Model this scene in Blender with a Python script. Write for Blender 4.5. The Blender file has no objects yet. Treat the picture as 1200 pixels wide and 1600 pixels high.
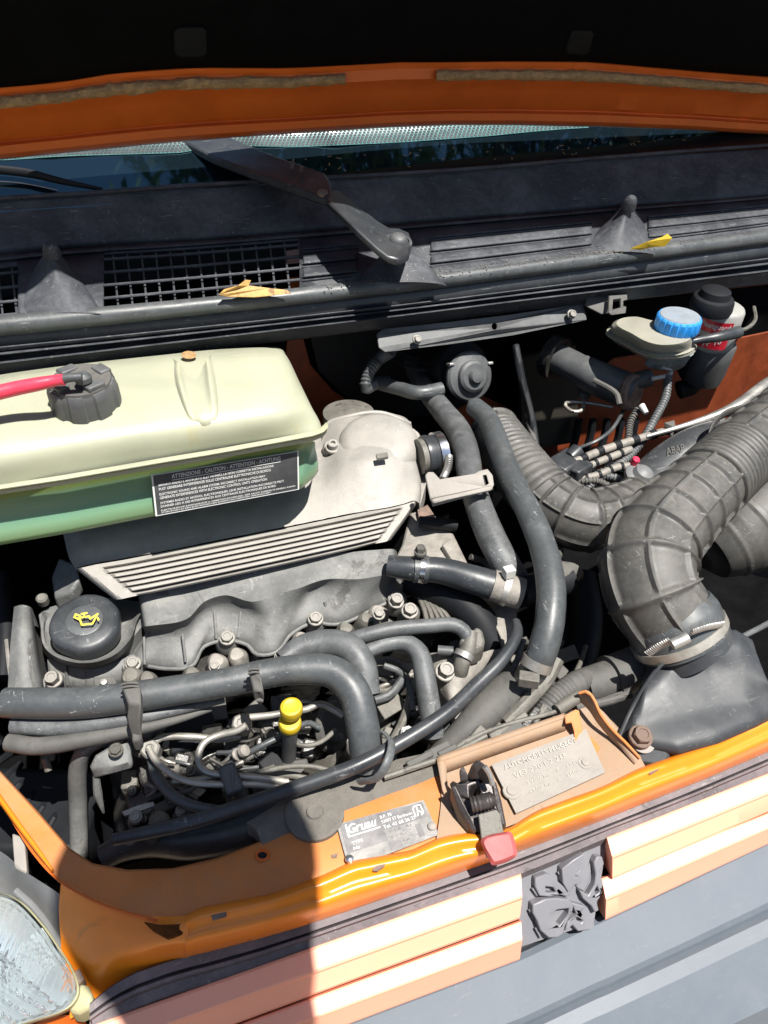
import bpy, bmesh, math, random
from math import sin, cos, pi, radians, sqrt
from mathutils import Vector, Matrix, Quaternion
from mathutils.geometry import tessellate_polygon
import mathutils.noise as mnoise

random.seed(7)
scene = bpy.context.scene
COL = scene.collection

# ------------------------------------------------------------------ camera
F = 1200.0
AX = Vector((3800, 825, -F)).normalized()            # vehicle axes in camera space
_c = sin(radians(38))
_best = min(((abs(((-AX.y*b - AX.z*_c)/AX.x)**2 + b*b + _c*_c - 1), b) for b in [i/20000 for i in range(20001)]))[1]
AZ = Vector(((-AX.y*_best - AX.z*_c)/AX.x, _best, _c)).normalized()
AY = AZ.cross(AX)
CAMP = Vector((0, 0, 0.63))
MR = Matrix((AX, AY, AZ))
cam = bpy.data.cameras.new('camera')
camo = bpy.data.objects.new('camera', cam); COL.objects.link(camo)
camo.matrix_world = Matrix.Translation(CAMP) @ MR.to_4x4()
cam.sensor_fit = 'VERTICAL'; cam.sensor_height = 24.0
cam.lens = 24.0*F/1600.0
cam.clip_start = 0.02; cam.clip_end = 2000
scene.camera = camo

# ------------------------------------------------------------------ light
SUN = Vector((0.15, -0.33, 0.93)).normalized()         # towards the sun
elev = math.asin(SUN.z); azim = math.atan2(SUN.x, SUN.y)
world = bpy.data.worlds.new('World'); scene.world = world
world.use_nodes = True
wn = world.node_tree
sky = wn.nodes.new('ShaderNodeTexSky'); sky.sky_type = 'NISHITA'; sky.sun_disc = False
sky.sun_elevation = elev; sky.sun_rotation = azim
bgn = wn.nodes['Background']; bgn.inputs[1].default_value = 0.06
wn.links.new(sky.outputs[0], bgn.inputs[0])
sl = bpy.data.lights.new('sun', 'SUN'); sl.energy = 5.0; sl.angle = radians(0.53); sl.color = (1.0, 0.965, 0.91)
so = bpy.data.objects.new('sun', sl); COL.objects.link(so)
so.rotation_euler = (-SUN).to_track_quat('-Z', 'Y').to_euler(); so.location = (2, -2, 6)
scene.view_settings.view_transform = 'Standard'; scene.view_settings.look = 'None'
scene.view_settings.exposure = 0.95; scene.view_settings.gamma = 1.0

# ------------------------------------------------------------------ helpers
def P(px, py, z):
    """world point seen at photo pixel (px, py) that lies at height z"""
    d = MR @ Vector((px-600.0, 800.0-py, -F))
    t = (z-CAMP.z)/d.z
    return CAMP + d*t
def PY(px, py, y):
    d = MR @ Vector((px-600.0, 800.0-py, -F))
    return CAMP + d*(y/d.y)
DZ = 0.0
def V(p):
    return p.copy() if isinstance(p, Vector) else P(p[0], p[1], p[2]+DZ)
def mpp(w):
    return (w-CAMP).dot(-Vector((MR[0][2], MR[1][2], MR[2][2])))/F   # metres per pixel at world point

ORG = {}
def thing(name, label, cat, loc, group=None):
    o = bpy.data.objects.new(name, None); o.empty_display_size = 0.02
    L = V(loc); o.location = L; COL.objects.link(o); ORG[o.name] = L
    o['label'] = label; o['category'] = cat
    if group: o['group'] = group
    return o
def tag(o, label, cat, group=None):
    o['label'] = label; o['category'] = cat
    if group: o['group'] = group
    return o
def mk(name, verts, faces, m, parent=None, smooth=True, sharp=35, bevel=0, sub=0, solid=0, loc=None):
    if parent is not None: L = ORG[parent.name]
    elif loc is not None: L = loc
    else:
        L = Vector((sum(v.x for v in verts)/len(verts), sum(v.y for v in verts)/len(verts), min(v.z for v in verts)))
    me = bpy.data.meshes.new(name)
    me.from_pydata([tuple(v-L) for v in verts], [], faces)
    me.update()
    bm = bmesh.new(); bm.from_mesh(me)
    bmesh.ops.recalc_face_normals(bm, faces=bm.faces)
    bm.to_mesh(me); bm.free()
    if m: me.materials.append(m)
    for p in me.polygons: p.use_smooth = smooth
    if smooth: me.set_sharp_from_angle(angle=radians(sharp))
    o = bpy.data.objects.new(name, me); COL.objects.link(o)
    ORG[o.name] = L
    if parent is not None: o.parent = parent
    else: o.location = L
    if solid:
        s = o.modifiers.new('solid', 'SOLIDIFY'); s.thickness = solid; s.offset = -1
    if bevel:
        b = o.modifiers.new('bevel', 'BEVEL'); b.width = bevel; b.segments = 2; b.limit_method = 'ANGLE'; b.angle_limit = radians(40)
        b.harden_normals = False
    if sub:
        s = o.modifiers.new('sub', 'SUBSURF'); s.levels = sub; s.render_levels = sub
    return o
def stuff(o): o['kind'] = 'stuff'; return o
def cat_rom(pts, n, closed=False):
    """smooth resample to n points, evenly by length"""
    pts = [Vector(p) for p in pts]
    if len(pts) == 1: return [pts[0].copy() for _ in range(n)]
    out = []
    m = len(pts)
    K = 12
    rng = m if closed else m-1
    for i in range(rng):
        if closed: a, b, c, d = pts[(i-1) % m], pts[i], pts[(i+1) % m], pts[(i+2) % m]
        else: a, b, c, d = pts[max(i-1, 0)], pts[i], pts[i+1], pts[min(i+2, m-1)]
        if not closed and i == 0: a = b*2-c
        if not closed and i == m-2: d = c*2-b
        # centripetal-ish: limit tangents by segment length
        l1 = (c-b).length or 1e-9
        t1 = (c-a)*(l1/((b-a).length+l1+1e-9)); t2 = (d-b)*(l1/((d-c).length+l1+1e-9))
        for k in range(K):
            t = k/K
            h1 = 2*t**3-3*t**2+1; h2 = t**3-2*t**2+t; h3 = -2*t**3+3*t**2; h4 = t**3-t**2
            out.append(b*h1+t1*h2+c*h3+t2*h4)
    out.append((pts[0] if closed else pts[-1]).copy())
    L = [0]
    for i in range(1, len(out)): L.append(L[-1]+(out[i]-out[i-1]).length)
    tot = L[-1]; res = []; j = 0
    for k in range(n):
        s = tot*k/(n if closed else n-1)
        while j < len(L)-2 and L[j+1] < s: j += 1
        f = 0 if L[j+1] == L[j] else (s-L[j])/(L[j+1]-L[j])
        res.append(out[j].lerp(out[j+1], min(max(f, 0), 1)))
    return res
def lin_res(pts, n):
    pts = [Vector(p) for p in pts]; L = [0]
    for i in range(1, len(pts)): L.append(L[-1]+(pts[i]-pts[i-1]).length)
    res = []; j = 0
    for k in range(n):
        s = L[-1]*k/(n-1)
        while j < len(L)-2 and L[j+1] < s: j += 1
        f = 0 if L[j+1] == L[j] else (s-L[j])/(L[j+1]-L[j])
        res.append(pts[j].lerp(pts[j+1], min(max(f, 0), 1)))
    return res
def frames(path):
    n = len(path); T = []
    for i in range(n):
        a = path[max(i-1, 0)]; b = path[min(i+1, n-1)]
        t = (b-a); T.append(t.normalized() if t.length > 1e-9 else (T[-1] if T else Vector((0, 0, 1))))
    up = Vector((0, 0, 1)) if abs(T[0].z) < .9 else Vector((0, 1, 0))
    N = [(up-T[0]*up.dot(T[0])).normalized()]
    for i in range(1, n):
        q = T[i-1].rotation_difference(T[i]); v = q @ N[-1]
        v = (v-T[i]*v.dot(T[i])).normalized(); N.append(v)
    return T, N, [T[i].cross(N[i]) for i in range(n)]
def tube(name, pts, rp, m, parent=None, seg=14, step=0.006, prof=None, cap=True, world_r=None, wob=0.0, flat=None, hollow=False, **kw):
    """swept round hose; rp = radius in photo pixels (number, or one per point)"""
    W = [V(p) for p in pts]
    mp = sum(mpp(w) for w in W)/len(W)
    if world_r is not None: R = [world_r]*len(W) if not isinstance(world_r, (list, tuple)) else list(world_r)
    else: R = [rp*mp]*len(W) if not isinstance(rp, (list, tuple)) else [a*mp for a in rp]
    tot = sum((W[i+1]-W[i]).length for i in range(len(W)-1))
    n = max(4, min(760, int(tot/step)))
    path = cat_rom(W, n)
    # radius interpolation along control points
    cl = [0]
    for i in range(len(W)-1): cl.append(cl[-1]+(W[i+1]-W[i]).length)
    T, N, B = frames(path)
    verts = []; faces = []; s = 0
    ph = random.random()*50
    for i, p in enumerate(path):
        if i: s += (path[i]-path[i-1]).length
        u = i/(n-1)*cl[-1]; j = 0
        while j < len(cl)-2 and cl[j+1] < u: j += 1
        f = (u-cl[j])/max(cl[j+1]-cl[j], 1e-9); r = R[j]*(1-f)+R[j+1]*f
        for k in range(seg):
            a = 2*pi*k/seg; rr = r
            if prof: rr *= prof(s, a, i/(n-1))
            if wob: rr *= 1+wob*mnoise.noise(Vector((s*60+ph, cos(a)*1.3, sin(a)*1.3)))
            dn, db = cos(a)*rr, sin(a)*rr
            if flat: db *= flat
            verts.append(p+N[i]*dn+B[i]*db)
    for i in range(n-1):
        for k in range(seg):
            a, b = i*seg+k, i*seg+(k+1) % seg
            faces.append((a, b, b+seg, a+seg))
    if cap:
        if hollow:
            for base, ii, sg in ((0, 0, 1), ((n-1)*seg, n-1, -1)):
                o1 = len(verts)
                for k in range(seg): verts.append(path[ii].lerp(verts[base+k], .8))
                o2 = len(verts)
                for k in range(seg): verts.append(path[ii].lerp(verts[base+k], .78)+T[ii]*sg*R[0]*1.6)
                for k in range(seg):
                    k2 = (k+1) % seg
                    faces.append((base+k, base+k2, o1+k2, o1+k)); faces.append((o1+k, o1+k2, o2+k2, o2+k))
                faces.append(tuple(range(o2, o2+seg)))
        else:
            faces.append(tuple(range(seg))); faces.append(tuple(range((n-1)*seg, n*seg)))
    return mk(name, verts, faces, m, parent, **kw)
def basis(axis, ref=None):
    a = Vector(axis).normalized()
    r = Vector(ref) if ref is not None else Vector((1, 0, 0))
    x = (r-a*r.dot(a)).normalized(); y = a.cross(x)
    return x, y, a
def lathe(name, c, axis, profile, m, parent=None, seg=32, fn=None, ref=None, k=None, **kw):
    """profile: (radius, height) in photo pixels at the place (k scales to metres)"""
    c = V(c); s = k if k is not None else mpp(c)
    x, y, a = basis(axis, ref); verts = []; faces = []
    for i, (r, h) in enumerate(profile):
        for q in range(seg):
            t = 2*pi*q/seg; rr = r*(fn(t, i) if fn else 1)
            verts.append(c+(x*cos(t)*rr+y*sin(t)*rr+a*h)*s)
    for i in range(len(profile)-1):
        for q in range(seg):
            A, B = i*seg+q, i*seg+(q+1) % seg
            faces.append((A, B, B+seg, A+seg))
    faces.append(tuple(range(seg))); faces.append(tuple(range((len(profile)-1)*seg, len(profile)*seg)))
    return mk(name, verts, faces, m, parent, **kw)
def loft(name, curves, n, m, parent=None, across=0, skirt=0, lin=False, rough=0, rscale=30, smooth_across=True, **kw):
    """surface through a list of curves; skirt drops its border by that many metres"""
    rows = [(lin_res if lin else cat_rom)([V(p) for p in c], n) for c in curves]
    if across:
        cols = []
        for j in range(n):
            fn = cat_rom if smooth_across else lin_res
            cols.append(fn([r[j] for r in rows], (len(rows)-1)*across+1))
        rows = [[cols[j][i] for j in range(n)] for i in range(len(cols[0]))]
    if rough:
        for r in rows:
            for p in r: p.z += rough*mnoise.noise(p*rscale)
    verts = [p for r in rows for p in r]; faces = []
    R = len(rows)
    for i in range(R-1):
        for j in range(n-1):
            a = i*n+j; faces.append((a, a+1, a+n+1, a+n))
    if skirt:
        border = [j for j in range(n)]+[i*n+n-1 for i in range(1, R)]+[(R-1)*n+j for j in range(n-2, -1, -1)]+[i*n for i in range(R-2, 0, -1)]
        b0 = len(verts)
        for b in border: verts.append(verts[b]-Vector((0, 0, skirt)))
        for q in range(len(border)):
            q2 = (q+1) % len(border)
            faces.append((border[q], border[q2], b0+q2, b0+q))
    return mk(name, verts, faces, m, parent, **kw)
def plate(name, pts, t, m, parent=None, holes=(), round_=0, n=None, drop=None, bevel=0.0008, **kw):
    """flat or bent sheet from an outline, t metres thick (downwards, or along drop)"""
    W = [V(p) for p in pts]
    if round_: W = cat_rom(W, round_, closed=True)
    loops = [W]+[[V(p) for p in h] for h in holes]
    tri = tessellate_polygon(loops)
    flat_ = [p for l in loops for p in l]; N = len(flat_)
    d = Vector(drop) if drop is not None else Vector((0, 0, -1))
    verts = flat_+[p+d*t for p in flat_]
    faces = [tuple(f) for f in tri]+[tuple(q+N for q in reversed(f)) for f in tri]
    o = 0
    for l in loops:
        k = len(l)
        for q in range(k): faces.append((o+q, o+(q+1) % k, o+(q+1) % k+N, o+q+N))
        o += k
    kw.setdefault('sharp', 30)
    return mk(name, verts, faces, m, parent, bevel=bevel, **kw)
def circ(px, py, z, r, n=16, ry=None):
    return [(px+r*cos(2*pi*i/n), py+(ry or r)*sin(2*pi*i/n), z) for i in range(n)]
def box(name, c, dims, m, parent=None, x=(1, 0, 0), up=(0, 0, 1), bevel=0.001, **kw):
    c = V(c); X, Y, Z = basis(up, x)
    dx, dy, dz = [q/2 for q in dims]
    vs = [c+X*sx*dx+Y*sy*dy+Z*sz*dz for sx in (-1, 1) for sy in (-1, 1) for sz in (-1, 1)]
    fs = [(0, 1, 3, 2), (4, 6, 7, 5), (0, 4, 5, 1), (2, 3, 7, 6), (0, 2, 6, 4), (1, 5, 7, 3)]
    return mk(name, vs, fs, m, parent, bevel=bevel, **kw)
_bolts = {}
def bolt(parent, c, rp, m, axis=(0, -.25, 1), kind='hex', name='bolt', h=.9):
    """hexagon-headed (or socket-headed) bolt on a washer; alike bolts share one mesh"""
    key = (kind, m.name, h)
    if key not in _bolts:
        bm = bmesh.new()
        def ring(r, z, n, hexa=False): return [bm.verts.new((r*cos(2*pi*i/24), r*sin(2*pi*i/24), z)) if not hexa else bm.verts.new(hx(r, i, z)) for i in range(24)]
        def hx(r, i, z):
            t = 2*pi*i/24; k = cos(pi/6)/cos((t % (pi/3))-pi/6); return (r*k*cos(t), r*k*sin(t), z)
        rs = [ring(1.25, -.35, 24), ring(1.25, .12, 24), ring(1.15, .2, 24)]
        if kind == 'hex': rs += [ring(.98, .22, 24, True), ring(.98, h, 24, True), ring(.84, h+.12, 24), ring(.55, h+.12, 24), ring(.5, h+.02, 24)]
        else: rs += [ring(.85, .22, 24), ring(.85, h, 24), ring(.75, h+.1, 24), ring(.45, h+.1, 24, True), ring(.42, h-.4, 24, True)]
        for a, b in zip(rs, rs[1:]):
            for i in range(24): bm.faces.new((a[i], a[(i+1) % 24], b[(i+1) % 24], b[i]))
        bm.faces.new(rs[-1]); bmesh.ops.recalc_face_normals(bm, faces=bm.faces)
        me = bpy.data.meshes.new('bolt'); bm.to_mesh(me); bm.free(); me.materials.append(m)
        for p in me.polygons: p.use_smooth = True
        me.set_sharp_from_angle(angle=radians(30)); _bolts[key] = me
    w = V(c); s = rp*mpp(w)
    o = bpy.data.objects.new(name, _bolts[key]); COL.objects.link(o)
    x, y, a = basis(axis, (cos(random.random()), sin(random.random()), 0))
    rot = Matrix((x, y, a)).transposed().to_4x4()
    L = ORG[parent.name] if parent else Vector()
    o.parent = parent
    o.matrix_local = Matrix.Translation(w-L) @ rot @ Matrix.Diagonal((s, s, s, 1))
    return o
def bil(q, u, v, off=0):
    tl, tr, br, bl = q
    n = (tr-tl).cross(bl-tl).normalized()
    if n.dot(CAMP-tl) < 0: n = -n
    return tl.lerp(tr, u).lerp(bl.lerp(br, u), v)+n*off
def qplate(name, q, rects, m, parent, off, t=0.0):
    vs = []; fs = []
    for (u0, v0, u1, v1) in rects:
        b = len(vs)
        vs += [bil(q, u0, v0, off), bil(q, u1, v0, off), bil(q, u1, v1, off), bil(q, u0, v1, off)]; fs.append((b, b+1, b+2, b+3))
    return mk(name, vs, fs, m, parent, smooth=False)
def text(name, s, q, u0, v0, u1, v1, m, parent, off=0.0004, bold=0.0, ext=0.0, shear=0):
    """lettering fitted into the box u0..u1, v0..v1 of quad q (v runs down)"""
    cu = bpy.data.curves.new('t', 'FONT'); cu.body = s; cu.size = 1; cu.offset = bold; cu.shear = shear
    cu.resolution_u = 3
    if ext: cu.extrude = ext
    to = bpy.data.objects.new('t', cu); COL.objects.link(to)
    bpy.context.view_layer.update()
    me = bpy.data.meshes.new_from_object(to)
    xs = [v.co.x for v in me.vertices]; ys = [v.co.y for v in me.vertices]
    x0, x1, y0, y1 = min(xs), max(xs), min(ys), max(ys)
    vs = [bil(q, u0+(v.co.x-x0)/(x1-x0)*(u1-u0), v1-(v.co.y-y0)/(y1-y0)*(v1-v0), off+v.co.z) for v in me.vertices]
    fs = [tuple(p.vertices) for p in me.polygons]
    COL.objects.unlink(to); bpy.data.objects.remove(to); bpy.data.curves.remove(cu); bpy.data.meshes.remove(me)
    return mk(name, vs, fs, m, parent, smooth=False)

def hit(px, py, off=.0006):
    d = (MR @ Vector((px-600, 800-py, -F))).normalized()
    dg = bpy.context.evaluated_depsgraph_get()
    ok, loc, nrm, idx, ob, mt = scene.ray_cast(dg, CAMP, d)
    return loc-d*off if ok else None
def decal(name, s, q, m, parent, bold=.01):
    """lettering laid on whatever surface lies under the photo-pixel quad q"""
    Q = [Vector((x, y, 0)) for x, y in q]
    o = text(name, s, [Vector((0, 0, 1)), Vector((1, 0, 1)), Vector((1, 0, 0)), Vector((0, 0, 0))], 0, 0, 1, 1, m, parent, off=0, bold=bold)
    L = ORG[parent.name]; last = None
    for v in o.data.vertices:
        p = v.co+L; u, w = p.x, 1-p.z
        a = Q[0].lerp(Q[1], u).lerp(Q[3].lerp(Q[2], u), w); h = hit(a.x, a.y, .0008)
        v.co = (h or last)-L; last = h or last
    return o

# ------------------------------------------------------------------ materials
def mat(name, col, rough=.5, metal=0, vary=.18, vscale=22, dust=0.0, dcol=(.36, .33, .28), dscale=14, dthr=.42, up=.55,
        bump=.15, bscale=260, coat=0, ior=1.5, sss=0, grain=0, gcol=None, stain=0, scol=(.03, .027, .022), sscale=11, sthr=.6, scuff=0, fcol=(.30, .30, .29)):
    m = bpy.data.materials.new(name); m.use_nodes = True
    nt = m.node_tree; N = nt.nodes; Lk = nt.links; bs = N['Principled BSDF']
    tc = N.new('ShaderNodeTexCoord'); geo = N.new('ShaderNodeNewGeometry')
    def noise(sc, det=6, rgh=.6, dist=0):
        n = N.new('ShaderNodeTexNoise'); n.inputs['Scale'].default_value = sc; n.inputs['Detail'].default_value = det
        n.inputs['Roughness'].default_value = rgh; n.inputs['Distortion'].default_value = dist
        Lk.new(tc.outputs['Object'], n.inputs['Vector']); return n
    def ramp(src, a, b):
        r = N.new('ShaderNodeMapRange'); r.inputs['From Min'].default_value = a; r.inputs['From Max'].default_value = b
        Lk.new(src, r.inputs['Value']); return r
    def mixc(f, c1, c2):
        x = N.new('ShaderNodeMix'); x.data_type = 'RGBA'
        for s, c in ((x.inputs[6], c1), (x.inputs[7], c2)):
            if isinstance(c, tuple): s.default_value = (*c, 1)
            else: Lk.new(c, s)
        if isinstance(f, (int, float)): x.inputs[0].default_value = f
        else: Lk.new(f, x.inputs[0])
        return x.outputs[2]
    lo = tuple(c*(1-vary) for c in col); hi = tuple(min(1, c*(1+vary)) for c in col)
    n1 = noise(vscale, 7, .65, .3); r1 = ramp(n1.outputs['Fac'], .32, .68)
    c = mixc(r1.outputs[0], lo, hi)
    rr = ramp(n1.outputs['Fac'], .3, .7); rr.inputs['To Min'].default_value = max(rough-.08, .03); rr.inputs['To Max'].default_value = min(rough+.1, 1)
    rsock = rr.outputs[0]
    if dust > 0:
        n2 = noise(dscale, 10, .7, .4); r2 = ramp(n2.outputs['Fac'], dthr, dthr+.26)
        n3 = noise(dscale*9, 5, .7); r3 = ramp(n3.outputs['Fac'], .3, .6)
        sp = N.new('ShaderNodeSeparateXYZ'); Lk.new(geo.outputs['Normal'], sp.inputs[0])
        ru = ramp(sp.outputs['Z'], -.1, .85); ru.inputs['To Min'].default_value = 1-up; ru.inputs['To Max'].default_value = 1
        def mul(a, b):
            x = N.new('ShaderNodeMath'); x.operation = 'MULTIPLY'
            for i, q in enumerate((a, b)):
                if isinstance(q, (int, float)): x.inputs[i].default_value = q
                else: Lk.new(q, x.inputs[i])
            return x.outputs[0]
        ad = N.new('ShaderNodeMath'); ad.operation = 'MULTIPLY_ADD'; Lk.new(r3.outputs[0], ad.inputs[0]); ad.inputs[1].default_value = .45; ad.inputs[2].default_value = .55
        base = N.new('ShaderNodeMath'); base.operation = 'MULTIPLY_ADD'; Lk.new(r2.outputs[0], base.inputs[0]); base.inputs[1].default_value = .7; base.inputs[2].default_value = .3
        dm = mul(mul(mul(base.outputs[0], ad.outputs[0]), ru.outputs[0]), dust)
        c = mixc(dm, c, dcol)
        mr = N.new('ShaderNodeMix'); mr.data_type = 'FLOAT'; Lk.new(dm, mr.inputs[0]); Lk.new(rsock, mr.inputs[2]); mr.inputs[3].default_value = .95
        rsock = mr.outputs[0]
        if metal:
            mm = N.new('ShaderNodeMath'); mm.operation = 'MULTIPLY_ADD'; Lk.new(dm, mm.inputs[0]); mm.inputs[1].default_value = -metal; mm.inputs[2].default_value = metal
            Lk.new(mm.outputs[0], bs.inputs['Metallic'])
    if grain:
        n4 = noise(bscale*1.2, 3, .8); r4 = ramp(n4.outputs['Fac'], .5, .68)
        g = N.new('ShaderNodeMath'); g.operation = 'MULTIPLY'; Lk.new(r4.outputs[0], g.inputs[0]); g.inputs[1].default_value = grain
        c = mixc(g.outputs[0], c, gcol or (.02, .02, .02))
    if stain:
        n5 = noise(sscale, 9, .72, .8); r5 = ramp(n5.outputs['Fac'], sthr, sthr+.05)
        g = N.new('ShaderNodeMath'); g.operation = 'MULTIPLY'; Lk.new(r5.outputs[0], g.inputs[0]); g.inputs[1].default_value = stain
        c = mixc(g.outputs[0], c, scol)
    if scuff:
        for rot, sc in (((.3, .2, .7), (30, 420, 420)), ((1.1, .5, 2.1), (420, 36, 420))):
            mp = N.new('ShaderNodeMapping'); mp.inputs['Rotation'].default_value = rot; mp.inputs['Scale'].default_value = sc; Lk.new(tc.outputs['Object'], mp.inputs[0])
            n6 = N.new('ShaderNodeTexNoise'); n6.inputs['Scale'].default_value = 1; n6.inputs['Detail'].default_value = 2; Lk.new(mp.outputs[0], n6.inputs['Vector'])
            n7 = noise(35, 3, .6); r6 = ramp(n6.outputs['Fac'], .64, .70); r7 = ramp(n7.outputs['Fac'], .5, .62)
            g = N.new('ShaderNodeMath'); g.operation = 'MULTIPLY'; Lk.new(r6.outputs[0], g.inputs[0]); Lk.new(r7.outputs[0], g.inputs[1])
            g2 = N.new('ShaderNodeMath'); g2.operation = 'MULTIPLY'; Lk.new(g.outputs[0], g2.inputs[0]); g2.inputs[1].default_value = scuff
            c = mixc(g2.outputs[0], c, fcol)
    Lk.new(c, bs.inputs['Base Color']); Lk.new(rsock, bs.inputs['Roughness'])
    if not (metal and dust): bs.inputs['Metallic'].default_value = metal
    bs.inputs['IOR'].default_value = ior; bs.inputs['Coat Weight'].default_value = coat; bs.inputs['Coat Roughness'].default_value = .12
    if sss:
        bs.inputs['Subsurface Weight'].default_value = sss; bs.inputs['Subsurface Radius'].default_value = (.02, .02, .012); bs.inputs['Subsurface Scale'].default_value = .5
    if bump:
        nb = noise(bscale, 5, .65); b = N.new('ShaderNodeBump'); b.inputs['Strength'].default_value = bump; b.inputs['Distance'].default_value = .0012
        Lk.new(nb.outputs['Fac'], b.inputs['Height']); Lk.new(b.outputs[0], bs.inputs['Normal'])
    m['c'] = 1
    return m
M = {}
DG = (.27, .275, .27)
M['rubber'] = mat('rubber', (.040, .045, .048), .38, dust=.34, dcol=DG, bump=.12, dscale=26, dthr=.48, vary=.25, scuff=.6)
M['rubber_clean'] = mat('rubber clean', (.020, .023, .027), .34, dust=.16, dcol=DG, bump=.08, scuff=.35)
M['hose'] = mat('hose', (.058, .062, .064), .42, dust=.42, dcol=DG, bump=.3, dscale=30, dthr=.46, vary=.3, vscale=60, scuff=.7, stain=.5, sscale=24, scol=(.02, .02, .02))
M['plastic'] = mat('plastic', (.050, .052, .054), .45, dust=.35, dcol=DG, bump=.25)
M['plastic_dusty'] = mat('dusty plastic', (0.045, 0.045, 0.044), .55, dust=.7, dcol=(0.135, 0.127, 0.112), dthr=.34, bump=.3)
M['cowl'] = mat('cowl plastic', (.016, .018, .024), .5, dust=.36, dcol=(.27, .28, .29), bump=.2, bscale=400, ior=1.35, scuff=.4)
M['cover'] = mat('cover plastic', (.082, .085, .085), .5, stain=.55, sscale=16, scuff=.6, dust=.5, dcol=(.33, .32, .29), bump=.35, dscale=18)
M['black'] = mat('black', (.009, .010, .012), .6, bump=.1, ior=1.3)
M['void'] = mat('unlit black', (.0045, .0045, .005), .85, vary=.4, bump=.3, ior=1.1)  # near-black base stands for the unlit depths of the bay
M['oily'] = mat('oily casting', (.028, .027, .026), .24, vary=.5, vscale=60, dust=.35, dcol=(.22, .20, .17), dthr=.5, bump=.9, bscale=140, metal=.3)
M['castdirty'] = mat('dirty casting', (0.12, 0.115, 0.1), .5, stain=.8, sscale=30, vary=.4, vscale=50, dust=.6, dcol=(0.16, 0.145, 0.12), bump=.8, bscale=160, metal=.25)
M['alu'] = mat('cast aluminium', (0.33, 0.315, 0.29), .52, metal=.35, vary=.14, vscale=30, dust=.6, dcol=(0.3, 0.275, 0.24), dthr=.38, up=.2, bump=.45, bscale=700, grain=.25, gcol=(.15, .14, .12), stain=.4, scol=(.22, .19, .15), sscale=14, scuff=.3, fcol=(.5, .48, .45))
M['steel'] = mat('zinc steel', (0.42, 0.41, 0.39), .34, metal=.85, vary=.25, dust=.45, dcol=(0.26, 0.24, 0.21), bump=.2)
M['boltm'] = mat('bolt steel', (0.22, 0.21, 0.19), .4, metal=.6, vary=.35, dust=.6, dcol=(0.24, 0.22, 0.195), bump=.2)
M['pipe'] = mat('steel pipe', (.38, .36, .32), .36, metal=.75, vary=.3, dust=.5, dcol=(.34, .31, .26), bump=.2)
M['chrome'] = mat('chrome', (.75, .75, .76), .14, metal=1, vary=.1, dust=.12, bump=.05)
M['tin'] = mat('heat shield', (0.26, 0.245, 0.22), .55, metal=.2, vary=.3, vscale=60, dust=.6, dcol=(0.18, 0.15, 0.12), bump=.6)
M['crack'] = mat('bare cracked edge', (.10, .035, .01), .8, vary=.4, vscale=120, bump=.6, ior=1.15)
M['rust'] = mat('rusty steel', (.17, .11, .085), .7, metal=.2, vary=.5, vscale=90, dust=.4, dcol=(.3, .25, .2), bump=.6)
M['orange'] = mat('orange paint', (0.8, 0.22, 0.006), .33, vary=.05, dust=.12, dcol=(.42, .25, .12), bump=.03, bscale=60, coat=.25, stain=.35, scol=(.30, .13, .03), sscale=20, sthr=.63)
M['orange_dusty'] = mat('dusty orange paint', (0.56, 0.165, 0.022), .55, vary=.12, dust=.75, dcol=(0.34, 0.22, 0.13), dthr=.44, dscale=9, bump=.2, stain=.5, scol=(.16, .07, .03), sscale=18, sthr=.62)
M['orange_in'] = mat('orange inner paint', (0.6, 0.115, 0.008), .5, vary=.12, dust=.18, dcol=(.28, .13, .05), bump=.1, vscale=12)
M['firewall_o'] = mat('orange bulkhead', (0.2, 0.035, 0.006), .6, vary=.3, dust=.25, dcol=(0.05, 0.03, 0.02), bump=.2)  # orange darkened in the base for the deep shade at the bulkhead
M['sealant'] = mat('sealant', (0.34, 0.21, 0.09), .85, vary=.3, vscale=90, bump=1.0, bscale=220, grain=.5, gcol=(.08, .05, .03))
M['tray'] = mat('dusty tray paint', (0.3, 0.185, 0.105), .75, vary=.14, vscale=12, dust=.8, dcol=(0.29, 0.235, 0.185), dthr=.40, up=.1, bump=.35, grain=.12, gcol=(.5, .18, .04), stain=.5, scol=(.17, .11, .07), sscale=15, sthr=.6)
M['platem'] = mat('dusty plate', (0.27, 0.25, 0.225), .7, vary=.16, vscale=35, dust=.6, dcol=(0.31, 0.28, 0.24), bump=.5, metal=.15)
M['beam'] = mat('gritty beam', (0.125, 0.115, 0.1), .9, vary=.25, vscale=70, dust=.5, dcol=(0.19, 0.17, 0.145), bump=1, bscale=600, grain=.35, gcol=(.06, .055, .05))
M['tank'] = mat('translucent tank plastic', (0.345, 0.355, 0.265), .32, vary=.10, vscale=8, dust=.4, stain=.25, scol=(.40, .33, .12), sscale=9, dcol=(0.38, 0.37, 0.24), dscale=7, bump=.04, sss=.35)
M['label'] = mat('label black', (.022, .023, .026), .4, vary=.1, bump=0, dust=.25, dcol=DG)
M['ink'] = mat('white print', (0.55, 0.55, 0.53), .6, vary=.04, bump=0)
M['yellow'] = mat('yellow plastic', (0.5, 0.34, 0.008), .42, vary=.08, dust=.25, dcol=(0.32, 0.26, 0.1), bump=.1)
M['iconyellow'] = mat('yellow print', (.75, .58, .05), .6, vary=.05, bump=0)
M['red_hose'] = mat('red hose', (.62, .035, .075), .34, vary=.1, dust=.1, bump=.04, sss=.15)
M['redgrip'] = mat('red grip', (0.42, 0.07, 0.07), .5, vary=.06, dust=.55, dcol=(0.36, 0.15, 0.145), bump=.1)
M['redcap'] = mat('red cap', (.7, .03, .08), .5, bump=0)
M['blue'] = mat('blue cap', (.02, .27, .72), .38, vary=.06, dust=.15, dcol=(.45, .47, .5), up=1, bump=.05)
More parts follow.
